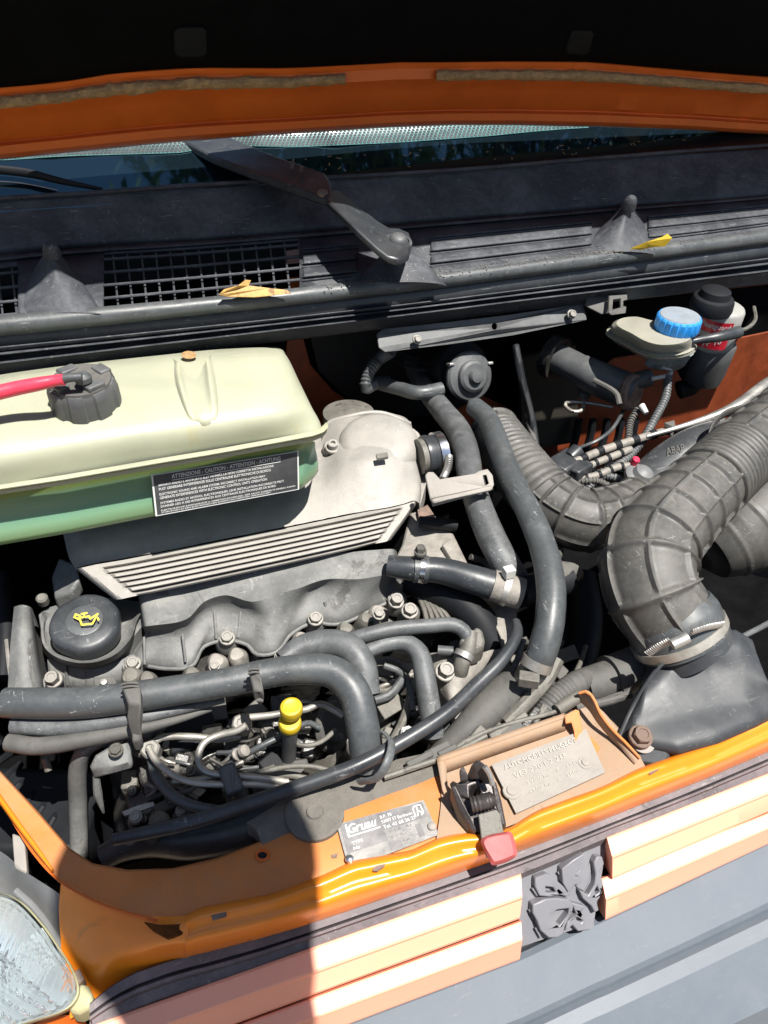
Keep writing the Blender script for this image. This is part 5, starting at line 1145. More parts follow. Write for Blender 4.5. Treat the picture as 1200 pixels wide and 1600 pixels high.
tube('duct_collar', [(1042, 952, .070), (1050, 968, .062), (1060, 988, .052), (1067, 1002, .044)], [69, 74, 74, 73], M['rubber'], md, seg=64, step=.002)
tube('clamp_band', [(1057, 984, .054), (1063, 996, .047)], 76, M['pipe'], md, seg=72, step=.001, prof=lambda s, a, u: 1+.004*(1 if (a*40) % (2*pi) < pi else 0))
sc0 = P(1040, 1014, .088); 
tube('clamp_screw', [(1050, 1008, .098), (1075, 996, .104)], 9, M['steel'], md, seg=20, step=.001)
tube('worm_teeth', [(1012, 1022, .074), (1030, 1010, .087), (1047, 1001, .096)], 6.5, M['steel'], md, seg=14, step=.0006, flat=.4, prof=lambda s, a, u: 1+.15*sin(s*2*pi/.0022))
tube('worm_teeth', [(1080, 988, .103), (1105, 980, .100), (1128, 976, .092)], 6.5, M['steel'], md, seg=14, step=.0006, flat=.4, prof=lambda s, a, u: 1+.15*sin(s*2*pi/.0022))
ed = thing('elbow_air_duct', 'smaller ribbed rubber air elbow joining behind the main duct', 'air duct', P(880, 800, .0))
tube('duct_hose', [(770, 668, .085), (795, 708, .085), (830, 755, .08), (865, 790, .07), (910, 812, .065), (955, 806, .062), (1000, 786, .06)], [38, 42, 44, 46, 45, 43, 40], M['duct'], ed, seg=100, step=.0009,
     prof=gridprof(.026, 8, .11, .09, (.06, .50, .0088), None, .0019))
sn = thing('intake_snorkel', 'glossy black moulded air snorkel bolted to the front panel', 'air intake', P(1090, 1120, -.03))
S0 = [(1014, 1030, .030), (1022, 1012, .046), (1055, 1004, .056), (1105, 985, .062), (1150, 984, .058), (1176, 1000, .046), (1184, 1030, .02)]
S1 = [(1004, 1062, .020), (1020, 1042, .038), (1058, 1022, .052), (1110, 1004, .060), (1158, 1010, .056), (1186, 1030, .042), (1196, 1070, .01)]
S2 = [(985, 1108, .010), (1004, 1088, .030), (1055, 1064, .038), (1110, 1046, .042), (1164, 1050, .042), (1200, 1064, .036), (1216, 1100, .005)]
S3 = [(972, 1142, .006), (990, 1130, .018), (1048, 1115, .024), (1110, 1100, .027), (1170, 1092, .028), (1218, 1082, .026), (1240, 1100, .002)]
S4 = [(972, 1158, .004), (1005, 1165, .008), (1060, 1172, .012), (1120, 1156, .016), (1180, 1130, .018), (1230, 1106, .016), (1262, 1100, .0)]
S5 = [(978, 1166, -.012), (1010, 1180, -.012), (1062, 1190, -.012), (1122, 1172, -.012), (1182, 1146, -.012), (1232, 1122, -.012), (1270, 1104, -.012)]
loft('snorkel_shell', [S0, S1, S2, S3, S4, S5], 70, M['snorkel'], sn, across=8, sharp=70, solid=.002, lin=True)
tube('shell_seam', [(968, 1150, .006), (985, 1112, .014), (1008, 1072, .032), (1030, 1042, .048), (1062, 1016, .060), (1105, 1000, .066)], 3.5, M['snorkel'], sn, seg=8)
tube('neck_ring', [(1066, 1001, .042), (1076, 1018, .032)], [70, 72], M['snorkel'], sn, seg=60, step=.002)
plate('mount_foot', [(965, 1150, .006), (985, 1138, .008), (1020, 1150, .010), (1050, 1180, .006), (1035, 1195, .003), (1000, 1190, .002), (972, 1172, .003)], .006, M['snorkel'], sn, bevel=.003)
bolt(sn, (1001, 1151, .016), 15, M['rust'], (-.05, -.3, 1), 'hex', h=.8)
lathe('bolt_washer', (1003, 1158, .009), (-.05, -.3, 1), [(20, 0), (20, 3), (12, 4)], M['platem'], sn, seg=32)

hose('thin_rod', [(1158, 996, .02), (1200, 974, .02), (1260, 940, .02)], 4.5, 'thin grey rod reaching the right edge behind the snorkel', 'rod', 'hose', seg=10)

# assorted thin looms in the crowded middle and right of the bay
for i, (pts, r, mm, lab_) in enumerate((
    ([(905, 700, .03), (930, 690, .04), (955, 672, .045), (975, 640, .05)], 3, 'rubber', 'thin black wire rising to the master cylinder'),
    ([(860, 742, .03), (880, 752, .03), (905, 765, .02), (930, 790, .02)], 4, 'hose', 'grey wire dropping behind the ribbed elbow'),
    ([(1000, 770, .05), (985, 790, .055), (960, 800, .05)], 4, 'plastic_dusty', 'short dusty tube under the round valve'),
    ([(735, 870, .05), (760, 880, .04), (775, 900, .035), (770, 940, .02)], 5, 'plastic_dusty', 'dusty wire sleeve beside the silver banded hose'),
    ([(880, 1090, .0), (905, 1040, -.01), (915, 1010, -.02)], 4, 'castdirty', 'dull thin pipe rising behind the orange bracket'),
    ([(600, 1040, .02), (625, 1050, .015), (640, 1075, .0), (645, 1110, -.01)], 5, 'hose', 'thin grey hose hanging inside the bending hose'),
    ([(585, 1095, .0), (610, 1085, .0), (630, 1060, .01)], 7, 'hose', 'short grey hose stub beside the alternator'),
    ([(745, 1120, -.02), (770, 1080, -.01), (800, 1050, .0), (818, 1000, .01)], 5, 'rubber', 'thin black pipe following the diagonal pipe'),
    ([(95, 880, .02), (120, 905, .01), (150, 915, .0), (190, 930, .0)], 5, 'black', 'black wire in shade left of the intake'),
    ([(870, 860, .03), (862, 880, .035), (868, 905, .03)], 12, 'plastic_dusty', 'dusty grey connector behind the curving hose'),
    ([(455, 1150, .0), (470, 1165, .0), (500, 1160, .0), (525, 1140, .0)], 4, 'castdirty', 'thin dusty pipe right of the dipstick'))):
    hose('thin_hose', pts, r, lab_, 'hose', mm, seg=10)

# brackets, wires and castings filling the gap between the bending hoses and the tray
gp_ = thing('engine_mount', 'cluttered dusty castings and brackets between the hoses and the front tray', 'engine mount', P(720, 1100, -.08))
random.seed(77)
for i in range(40):
    x = random.uniform(590, 880); y = lerpf([(590, 1130), (720, 1090), (880, 1040)])(x)+random.uniform(-70, 45)
    s_ = random.uniform(.006, .02)
    lump('casting', (x, y, random.uniform(-.07, -.035)), (s_*random.uniform(.8, 2.4), s_, s_*1.4), random.choice(['oily', 'castdirty', 'black', 'plastic_dusty', 'castdirty']), random.uniform(-.9, .9), random.uniform(-.1, .7), gp_, .0015)
for i in range(18):
    x = random.uniform(600, 870); y = lerpf([(590, 1130), (720, 1090), (880, 1040)])(x)+random.uniform(-60, 40); a = random.uniform(.2, 1.2); L = random.uniform(30, 80); z = random.uniform(-.04, -.01)
    tube('thin_line', [(x-L*cos(a)/2, y+L*sin(a)/2, z-.01), (x+random.uniform(-9, 9), y, z), (x+L*cos(a)/2, y-L*sin(a)/2, z-.005)], random.uniform(2, 5), M[random.choice(['pipe', 'castdirty', 'rubber', 'hose'])], gp_, seg=8, step=.003)
bb = thing('brake_servo_bracket', 'olive brown bracket and added black tubes darkening the bulkhead left of the master cylinder', 'bracket', P(860, 620, .0))
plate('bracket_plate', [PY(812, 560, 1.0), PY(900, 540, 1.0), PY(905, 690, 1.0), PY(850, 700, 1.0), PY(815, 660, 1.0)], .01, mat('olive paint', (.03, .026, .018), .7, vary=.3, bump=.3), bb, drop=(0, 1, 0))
for k in range(5): tube('bulkhead_dark_tube', [PY(905+k*22, 655, .985), PY(898+k*22, 690, .98), PY(880+k*22, 735, .97)], 6, M['black'], bb, seg=8)  # black tubes added to deepen the dark behind the cylinder
# ================================================================== FRONT PANEL
fp = thing('slam_panel', 'orange painted front cross panel with bright yellow-orange rolled lip', 'front panel', P(600, 1320, -.08))
lipA = [(96, 1378), (135, 1400), (180, 1418), (235, 1432), (285, 1434), (310, 1420), (430, 1396), (520, 1362), (548, 1346), (600, 1337), (640, 1330), (690, 1308), (720, 1302), (760, 1302), (800, 1292), (828, 1272), (850, 1262), (940, 1230), (975, 1212), (1000, 1200), (1040, 1186), (1120, 1158), (1200, 1118), (1300, 1075)]
lipD = [(140, 1570), (163, 1550), (200, 1525), (270, 1500), (330, 1486), (400, 1468), (470, 1448), (533, 1427), (600, 1404), (680, 1377), (757, 1350), (840, 1320), (920, 1290), (1000, 1258), (1100, 1218), (1200, 1175), (1300, 1130)]
def strip_at(A, D, f): 
    # blend of two lines resampled by x
    fa_, fd = lerpf(A), lerpf(D)
    return lambda x: fa_(x)*(1-f)+fd(x)*f
xs2 = list(range(290, 1301, 22))
def lrow(f, z):
    g_ = strip_at(lipA, lipD, f); return [(x, g_(x), z) for x in xs2]
loft('rolled_lip', [lrow(-.03, -.004), lrow(.0, .005), lrow(.06, .009), lrow(.18, .011), lrow(.34, .0065), lrow(.45, .0035), lrow(.55, .004), lrow(.66, .001), lrow(.84, -.012), lrow(.96, -.026), lrow(1.0, -.032), lrow(1.03, -.046)], 110, M['orange'], fp, across=3, sharp=60)
# left end: front face falling away below the flange
loft('front_face', [[(96, 1372, .0), (135, 1396, .0), (180, 1416, .0), (235, 1430, .0), (270, 1432, .001), (294, 1430, .005)],
                    [(92, 1420, -.02), (140, 1440, -.012), (190, 1448, -.006), (235, 1450, -.002), (270, 1446, .003), (294, 1442, .010)],
                    [(95, 1470, -.035), (140, 1474, -.022), (190, 1470, -.012), (235, 1462, -.004), (270, 1460, .002), (294, 1454, .0065)],
                    [(98, 1510, -.045), (142, 1506, -.032), (190, 1492, -.020), (235, 1480, -.010), (270, 1474, -.003), (294, 1472, .001)],
                    [(110, 1592, -.07), (150, 1570, -.060), (195, 1534, -.050), (235, 1516, -.044), (270, 1503, -.040), (294, 1496, -.034)]], 50, M['orange'], fp, across=6, sharp=60)
inner = [(-60, 1150), (0, 1205), (60, 1270), (108, 1326), (145, 1350), (200, 1360), (270, 1358), (340, 1342), (400, 1318), (485, 1284), (600, 1238), (700, 1196), (760, 1180)]
flL = [(-60, 1200), (0, 1255), (50, 1330), (90, 1374), (135, 1402), (190, 1424), (245, 1438), (288, 1442), (312, 1426), (430, 1402), (540, 1352), (640, 1336), (760, 1308)]
fi, fl_ = inner, flL
def frow(f, z, dz=0):
    return [(a[0]*(1-f)+b[0]*f, a[1]*(1-f)+b[1]*f, z) for a, b in zip(fi, fl_)]
loft('top_flange', [frow(-.02, -.03), frow(0, -.002), frow(.05, .0), frow(.5, .0), frow(.95, 0), frow(1.0, -.001)], 110, M['orange_dusty'], fp, lin=True, rough=.0006, rscale=25)
tube('flange_edge', [(-60, 1200, .002), (0, 1255, .002), (50, 1330, .002), (90, 1374, .002), (135, 1402, .002), (190, 1424, .002), (245, 1438, .002)], 2, M['orange_in'], fp, seg=6)
plate('torn_edge', [(225, 1440, .0045), (250, 1445, .0045), (280, 1444, .006), (292, 1434, .007), (296, 1440, .007), (284, 1460, .0045), (262, 1466, .003), (240, 1454, .0025)], .003, M['crack'], fp, bevel=0)
for c, rx, ry in (((410, 1336, .0012), 10, 8),):
    lathe('hole_rim', c, (0, 0, 1), [(11, 0), (10, 1.5), (8, 1.5), (7, -.5)], M['orange_in'], fp, seg=24); plate('drain_hole', circ(c[0], c[1], .0016, 7, 16, 5), .0005, M['black'], fp, bevel=0)
for pts in ([(330, 1430), (353, 1424), (354, 1431), (332, 1438)], [(583, 1357), (592, 1349), (604, 1346), (600, 1354), (590, 1361), (583, 1361)], [(1014, 1207), (1031, 1198), (1030, 1202), (1020, 1208), (1015, 1210)]):
    plate('lip_slot', [(a, b, .0105) for a, b in pts], .0015, M['rust'], fp, bevel=0)
plate('paint_chip', [(517, 1336, .001), (528, 1333, .001), (526, 1340, .001), (519, 1341, .001)], .0006, M['rust'], fp, bevel=0)
# gritty beam and tray
loft('gritty_beam', [[(385, 1285, .0), (480, 1232, .0), (600, 1192, .0), (660, 1178, .0), (700, 1170, .0)], [(400, 1296, .003), (490, 1252, .003), (600, 1214, .003), (660, 1198, .003), (700, 1188, .003)], [(410, 1320, .0), (500, 1282, .0), (600, 1244, .0), (660, 1222, .0), (700, 1206, .0)]], 40, M['beam'], fp, across=3, skirt=.02)
shade_ = [(380, 1260, -.02), (700, 1150, -.02), (700, 1190, -.02), (400, 1330, -.02)]
lathe('cross_member_disc', (492, 1272, .002), (0, 0, 1), [(46, -4), (46, 5), (43, 6), (38, 5), (14, 6), (12, 10), (2, 10)], M['beam'], fp, seg=40)
loft('tray_floor', [[(684, 1188, .0045), (720, 1172, .0045), (800, 1146, .0045), (880, 1118, .0045), (930, 1104, .0045), (960, 1130, .0045)],
                    [(690, 1240, .003), (740, 1220, .003), (820, 1190, .003), (900, 1160, .003), (955, 1140, .003), (990, 1165, .003)],
                    [(682, 1312, .003), (752, 1306, .003), (832, 1276, .003), (905, 1246, .003), (975, 1216, .003), (1010, 1200, .003)]], 40, M['tray'], fp, across=4, rough=.0012, rscale=30)
loft('tray_back_wall', [[(684, 1190, .016), (700, 1186, .017), (790, 1155, .017), (880, 1122, .017)], [(688, 1212, .004), (702, 1206, .004), (792, 1174, .004), (884, 1142, .004)]], 30, M['tray'], fp, lin=True, solid=.002)
loft('tray_back_rim', [[(684, 1182, .017), (700, 1176, .018), (790, 1145, .018), (882, 1114, .018)], [(684, 1190, .0165), (700, 1186, .0175), (790, 1155, .0175), (881, 1122, .0175)]], 30, M['tray'], fp, lin=True, solid=.002)
loft('tray_side_wall', [[(682, 1184, .017), (686, 1204, .014), (692, 1235, .008), (700, 1252, .003)], [(697, 1190, .016), (698, 1208, .012), (700, 1232, .006), (702, 1250, .003)]], 16, M['tray'], fp, lin=True, solid=.0015)
plate('folded_tab', [(882, 1118, .020), (900, 1108, .022), (905, 1110, .022), (912, 1150, .006), (916, 1172, .004), (905, 1180, .0045), (900, 1172, .006), (897, 1142, .012), (893, 1128, .018), (884, 1130, .018)], .002, M['orange_dusty'], fp)
plate('tab_patch', [(912, 1148, .0045), (925, 1152, .0045), (938, 1168, .0045), (932, 1178, .0045), (916, 1180, .0045), (908, 1165, .0045)], .001, M['orange_dusty'], fp, bevel=0)
loft('side_web', [[(905, 1082, .030), (918, 1080, .034), (928, 1092, .032), (938, 1114, .026), (956, 1138, .018), (978, 1160, .012), (1000, 1184, .006)], [(900, 1090, .018), (908, 1098, .018), (920, 1110, .016), (932, 1128, .012), (950, 1150, .008), (972, 1172, .006), (992, 1194, .004)]], 40, M['tray'], fp, solid=.0015)
tube('web_edge', [(905, 1083, .031), (918, 1081, .035), (928, 1093, .033), (938, 1115, .027), (956, 1139, .019), (978, 1161, .013), (1000, 1185, .007)], 2.5, M['orange_dusty'], fp, seg=8)
# stamped maker's plate
SP = [P(768, 1196, .0075), P(915, 1140, .0075), P(945, 1208, .0065), P(806, 1272, .0065)]
mp_ = thing('stamped_plate', 'dusty stamped metal identification plate riveted in the tray', 'identification plate', SP[0])
mk('plate_sheet', [bil(SP, 0, 0), bil(SP, 1, 0), bil(SP, 1, 1), bil(SP, 0, 1)], [(0, 1, 2, 3)], M['platem'], mp_, smooth=False, solid=.0012)
text('lettering', 'AUTOMOBILES PEUGEOT', SP, .09, .10, .86, .20, M['faint'], mp_, off=.0018, bold=.02, ext=.0004)
text('lettering', 'VF3 230 B2 215', SP, .14, .32, .70, .42, M['faint'], mp_, off=.0018, ext=.0002)
text('lettering', '2900 kg   1 - 1550', SP, .22, .55, .80, .63, M['faint'], mp_, off=.0016, ext=.0003)
text('lettering', '4900 kg   2 - 1500', SP, .20, .72, .76, .80, M['faint'], mp_, off=.0016, ext=.0003)
lathe('rivet', (800, 1236, .0082), (0, 0, 1), [(15, -1), (14, 1), (9, 1), (8, 3), (2, 3.5)], M['platem'], mp_, seg=28); lathe('rivet', (915, 1192, .0082), (0, 0, 1), [(12, -1), (11, 1), (7, 1), (6, 3), (2, 3.5)], M['platem'], mp_, seg=28)
# converter's plate
GP = [P(526, 1288, .0035), P(662, 1250, .0035), P(686, 1304, .0035), P(545, 1358, .0035)]
gp = thing('maker_plate', 'silver and black printed data plate riveted on the orange panel', 'data plate', GP[0])
mk('plate_sheet', [bil(GP, 0, 0), bil(GP, 1, 0), bil(GP, 1, 1), bil(GP, 0, 1)], [(0, 1, 2, 3)], M['steel'], gp, smooth=False, solid=.0012)
dk = mat('faded black print', (.10, .10, .105), .45, vary=.25, vscale=60, dust=.5, dcol=(.45, .42, .4), bump=0)
qplate('dark_panel', GP, [(.03, .04, .97, .46), (.03, .46, .47, .70), (.47, .78, .60, .96), (.80, .56, .86, .90)], dk, gp, .0003)
text('lettering', 'Gruau', GP, .10, .08, .42, .30, M['ink'], gp, off=.0006, bold=.02, shear=.3)
qplate('logo_rule', GP, [(.08, .34, .44, .37), (.08, .07, .10, .34)], M['ink'], gp, .0006)
for s_, a in (('B.P. 78', (.47, .09, .60, .17)), ('53007 ST Berthevin', (.47, .21, .82, .29)), ('Tel. 43 68 26 27', (.47, .34, .84, .43)), ('TYPE', (.10, .48, .22, .55)), ('No', (.10, .60, .17, .67))): text('lettering', s_, GP, *a, M['ink'], gp, off=.0006, bold=.01)
for s_, a in (('P.T.R.  A1', (.52, .50, .76, .57)), ('P.T.A.C.', (.52, .64, .72, .71)), ('kg', (.62, .80, .70, .87))): text('lettering', s_, GP, *a, dk, gp, off=.0006)
# little figure emblem in the corner
EQ = [bil(GP, .83, .07, .0006), bil(GP, .95, .07, .0006), bil(GP, .95, .40, .0006), bil(GP, .83, .40, .0006)]
def stroke(name, Q, polys, w, m, par, off=.0002):
    vs = []; fs = []
    for pl in polys:
        for (a, b), (c, d) in zip(pl, pl[1:]):
            p = bil(Q, a, b, off); q = bil(Q, c, d, off); t = (q-p).normalized(); n = (Q[1]-Q[0]).cross(Q[3]-Q[0]).normalized(); s_ = t.cross(n)*w
            k = len(vs); vs += [p-s_, q-s_, q+s_, p+s_]; fs.append((k, k+1, k+2, k+3))
    return mk(name, vs, fs, m, par, smooth=False)
stroke('corner_emblem', EQ, [[(.1, .95), (.1, .3), (.3, .1), (.9, .1), (.9, .8), (.6, .95)], [(.5, .15), (.45, .5), (.3, .95)], [(.45, .5), (.75, .75)]], .0006, M['ink'], gp)
lathe('rivet', (546, 1342, .0045), (0, 0, 1), [(7, 0), (6.5, 2), (4, 4), (1, 4.5)], M['chrome'], gp, seg=20); lathe('rivet', (675, 1291, .0045), (0, 0, 1), [(7, 0), (6.5, 2), (4, 4), (1, 4.5)], M['platem'], gp, seg=20)
# ================================================================== LATCH
la = thing('bonnet_latch', 'greasy black bonnet safety latch with red grip on the front panel', 'latch', P(745, 1260, .0))
gl = mat('greasy latch steel', (.055, .05, .05), .35, metal=.6, vary=.4, vscale=60, dust=.3, dcol=(.3, .25, .22), dthr=.5, bump=.4)
plate('latch_frame', [(708, 1226, .030), (725, 1216, .034), (750, 1210, .034), (770, 1218, .034), (776, 1240, .028), (788, 1270, .020), (790, 1292, .012), (775, 1298, .010), (748, 1300, .010), (738, 1296, .010), (722, 1270, .016), (706, 1240, .024)], .022, gl, la,
      holes=[[(733, 1228, .0335), (746, 1222, .034), (752, 1232, .0325), (750, 1246, .029), (734, 1248, .028)]], bevel=.003)
plate('hook_fin', [(734, 1216, .040), (742, 1196, .056), (750, 1188, .060), (758, 1194, .058), (768, 1210, .050), (770, 1224, .044), (764, 1226, .042), (752, 1214, .044), (744, 1218, .042)], .005, gl, la, drop=(-.4, .6, -.6))
plate('hook_fin', [(720, 1220, .038), (718, 1202, .046), (724, 1196, .048), (732, 1212, .042), (731, 1218, .04)], .005, gl, la)
tube('hook_tip', [(757, 1198, .060), (766, 1212, .053), (769, 1226, .046)], 4.5, M['steel'], la, seg=12)
tube('coil_spring', [(736, 1258, .028), (752, 1254, .030), (768, 1250, .028)], 12, gl, la, seg=20, step=.0007, prof=lambda s, a, u: 1+.08*sin(s*2*pi/.003))
plate('side_cheek', [(704, 1228, .034), (712, 1224, .036), (724, 1250, .028), (738, 1280, .020), (746, 1298, .014), (738, 1300, .012), (718, 1268, .02)], .018, gl, la, bevel=.002)
plate('side_cheek', [(768, 1216, .038), (776, 1222, .036), (784, 1250, .026), (792, 1290, .014), (786, 1292, .014), (774, 1256, .026)], .018, gl, la, bevel=.002)
plate('release_tongue', [(747, 1272, .026), (776, 1264, .027), (782, 1272, .026), (788, 1304, .018), (792, 1330, .012), (760, 1340, .011), (752, 1310, .017)], .002, M['castdirty'], la, bevel=.001)
shell('red_grip', [[(755, 1316, .006), (790, 1303, .007), (803, 1310, .006), (807, 1332, .002), (800, 1343, .0), (772, 1352, -.001), (764, 1344, .001)],
                   [(752, 1312, .018), (792, 1299, .019), (800, 1302, .018), (808, 1334, .012), (804, 1340, .010), (770, 1352, .009), (765, 1346, .010)],
                   [(757, 1314, .0215), (790, 1304, .022), (796, 1306, .0215), (802, 1334, .015), (799, 1337, .014), (774, 1346, .013), (770, 1343, .014)]], M['redgrip'], la, sharp=35, bevel=.001)
# ================================================================== FRONT SEAL, BARS, BUMPER
se_ = thing('front_seal', 'dull dark rubber strip between the orange panel and the grille bars', 'rubber seal', P(600, 1430, -.08))
sD = lipD; sE = [(120, 1625), (150, 1600), (207, 1573), (270, 1550), (330, 1532), (400, 1510), (470, 1484), (560, 1452), (640, 1424), (720, 1396), (800, 1368), (870, 1340), (945, 1308), (1070, 1260), (1200, 1205), (1300, 1160)]
xs3 = list(range(140, 1301, 24))
def srow2(f, z): 
    g_ = strip_at(sD, sE, f); return [(x, g_(x), z) for x in xs3]
loft('seal_strip', [srow2(-.05, -.040), srow2(.0, -.034), srow2(.35, -.036), srow2(.42, -.042), srow2(.5, -.037), srow2(.62, -.038), srow2(.7, -.046), srow2(.8, -.047), srow2(1.08, -.050)], 100, M['seal'], se_, lin=True, skirt=.01)
def bar_rows(top_pts, fold_pts, bot_pts, z0):
    def zl(p, z): return [(x, y, z) for x, y in p]
    t = [(x, y-1, z0-.006) for x, y in top_pts]
    return [t, zl([(x, y+2) for x, y in top_pts], z0), zl([(x*.85+a*.15, y*.85+b*.15) for (x, y), (a, b) in zip(top_pts, fold_pts)], z0+.0005), zl([(x*.1+a*.9, y*.1+b*.9) for (x, y), (a, b) in zip(top_pts, fold_pts)], z0-.003), zl(fold_pts, z0-.005), zl([(x*.92+a*.08, y*.92+b*.08) for (x, y), (a, b) in zip(fold_pts, bot_pts)], z0-.009),
            zl([(x*.08+a*.92, y*.08+b*.92) for (x, y), (a, b) in zip(fold_pts, bot_pts)], z0-.026), zl(bot_pts, z0-.030), zl([(x, y-3) for x, y in bot_pts], z0-.04)]
def bar(tl, tr, fl2, fr2, bl, br_, z0, label):
    b = thing('grille_bar', label, 'grille bar', P(*tl, z0-.04), 'orange grille bars')
    def mid(a, c, n=10, bend=0): return [(a[0]+(c[0]-a[0])*i/n, a[1]+(c[1]-a[1])*i/n+bend*4*(i/n)*(1-i/n)) for i in range(n+1)]
    rows_ = bar_rows(mid(tl, tr), mid(fl2, fr2), mid(bl, br_), z0)
    rows_ = [[tuple(q) for q in r] for r in rows_]
    o = loft('bar_face', rows_, 60, M['strip'], b, lin=True, sharp=24)
    return b
def Lx(pa, pb, x): return pa[1]+(pb[1]-pa[1])*(x-pa[0])/(pb[0]-pa[0])
b1t = ((400, 1510), (816, 1363)); b1f = ((400, 1553), (816, 1403)); b1b = ((400, 1588), (816, 1434))
b2t = ((400, 1590), (816, 1437)); b2f = ((400, 1626), (816, 1470)); b2b = ((400, 1655), (816, 1498))
def ends(l, x0, x1): return (x0, Lx(*l, x0)), (x1, Lx(*l, x1))
bars = []
for T_, Fo, Bo, z0, lb in ((b1t, b1f, b1b, -.048, 'upper orange grille bar left of the grey emblem backing'), (b2t, b2f, b2b, -.080, 'lower orange grille bar left of the grey emblem backing')):
    t = ends(T_, 60, 814); f = ends(Fo, 60, 816); b = ends(Bo, 60, 812); bars.append(bar(*t, *f, *b, z0, lb))
c1t = ((948, 1307), (1200, 1207)); c1f = ((958, 1340), (1200, 1241)); c1b = ((958, 1373), (1200, 1268))
c2t = ((940, 1371), (1200, 1269)); c2f = ((944, 1408), (1200, 1296)); c2b = ((945, 1438), (1200, 1319))
for T_, Fo, Bo, z0, lb, xe in ((c1t, c1f, c1b, -.048, 'upper orange grille bar right of the grey emblem backing', (948, 957, 957)), (c2t, c2f, c2b, -.080, 'lower orange grille bar right of the grey emblem backing', (940, 947, 946))):
    tt_ = [ends(l, x, 1330) for l, x in zip((T_, Fo, Bo), xe)]
    b_ = bar(*tt_[0], *tt_[1], *tt_[2], z0, lb)
    a, m_, c = tt_[0][0], tt_[1][0], tt_[2][0]
    plate('bar_end', [(a[0], a[1]+2, z0-.001), (m_[0], m_[1], z0-.006), (c[0], c[1], z0-.031), (c[0]-14, c[1]-22, z0-.042), (a[0]-7, a[1]+26, z0-.03)], .002, M['strip'], b_, drop=(1, 0, 0), bevel=0)
eb_ = thing('emblem_backing', 'grey plastic backing left by the missing front badge between the grille bars', 'emblem backing', P(880, 1400, -.12))
EQ2 = [P(808, 1352, -.056), P(948, 1304, -.056), P(926, 1440, -.108), P(816, 1476, -.108)]
mk('backing_plate', [bil(EQ2, -.02, -.02), bil(EQ2, 1.02, -.02), bil(EQ2, 1.02, 1.02), bil(EQ2, -.02, 1.02)], [(0, 1, 2, 3)], M['emblem'], eb_, smooth=False, solid=.006)
ZQ = lambda px, py: ((px-170)/850.0, (py-380)/720.0)
def eu(px, py):
    # photo pixel -> plate uv by solving on the quad plane
    d = MR @ Vector((px-600, 800-py, -F)); n = (EQ2[1]-EQ2[0]).cross(EQ2[3]-EQ2[0]).normalized()
    t = (EQ2[0]-CAMP).dot(n)/d.dot(n); return CAMP+d*t
nE = (EQ2[1]-EQ2[0]).cross(EQ2[3]-EQ2[0]).normalized()
if nE.dot(CAMP-EQ2[0]) < 0: nE = -nE
def epiece(pts, h, holes=(), name='lion_moulding'):
    f = lambda l: [eu(780+a/6, 1290+b/6)+nE*h for a, b in l]
    return plate(name, f(pts), h, M['emblem'], eb_, holes=[f(q) for q in holes], drop=-nE, bevel=.0012)
epiece([(300, 460), (410, 420), (450, 440), (520, 500), (600, 570), (640, 600), (600, 640), (540, 620), (440, 640), (340, 630), (300, 540)], .008, [[(400, 540), (470, 550), (500, 600), (400, 600)]])
epiece([(540, 370), (640, 290), (740, 230), (800, 290), (790, 340), (700, 380), (660, 440), (720, 450), (720, 500), (660, 520), (600, 590), (550, 500)], .010)
epiece([(840, 320), (870, 260), (920, 260), (940, 330), (900, 390), (930, 520), (900, 640), (870, 680), (890, 760), (850, 780), (820, 720), (740, 650), (710, 570), (790, 620), (850, 520), (860, 420)], .009, [[(875, 530), (900, 590), (860, 620), (850, 580)]])
epiece([(270, 700), (380, 650), (500, 640), (600, 650), (650, 700), (640, 760), (570, 900), (560, 960), (480, 1010), (420, 1010), (340, 940), (310, 850), (270, 780)], .010, [[(430, 790), (500, 750), (610, 735), (600, 790), (520, 900), (480, 850)]])
epiece([(640, 690), (760, 720), (800, 790), (850, 850), (860, 900), (790, 950), (700, 960), (650, 900), (580, 960), (600, 870), (690, 800)], .008, [[(690, 820), (750, 860), (730, 880), (680, 850)]])
epiece([(700, 440), (760, 380), (840, 340), (850, 420), (830, 520), (780, 610), (710, 570), (690, 500)], .003)
for a in (((290, 570), (340, 640)), ((530, 420), (590, 500)), ((262, 770), (300, 850)), ((320, 940), (370, 1030))):
    q0 = eu(780+a[0][0]/6, 1290+a[0][1]/6)+nE*.004; q1 = eu(780+a[1][0]/6, 1290+a[1][1]/6)+nE*.004; tube('locating_rib', [q0, q1], 1.6, M['emblem'], eb_, seg=8)
bu = thing('front_bumper', 'smooth dusty blue-grey plastic bumper below the grille bars', 'bumper', P(900, 1600, -.3))
bt = [(60, 1790), (400, 1652), (583, 1582), (700, 1538), (816, 1494), (930, 1440), (945, 1434), (1070, 1376), (1200, 1314), (1330, 1254)]
def brow(d, z): return [(x, y+d, z) for x, y in bt]
loft('bumper_skin', [brow(-14, -.135), brow(-6, -.122), brow(6, -.120), brow(50, -.131), brow(96, -.142), brow(106, -.147), brow(112, -.152), brow(122, -.149), brow(150, -.152), brow(260, -.185), brow(330, -.24), brow(380, -.36)], 80, M['bumper'], bu, lin=True, sharp=12)
# dark gap behind bars and bumper
mk('grille_void', [P(40, 1560, -.11), P(816, 1330, -.11), P(1330, 1120, -.11), P(1330, 1300, -.14), P(816, 1540, -.14), P(40, 1820, -.14)], [(0, 1, 4, 5), (1, 2, 3, 4)], M['black'], bu, smooth=False)
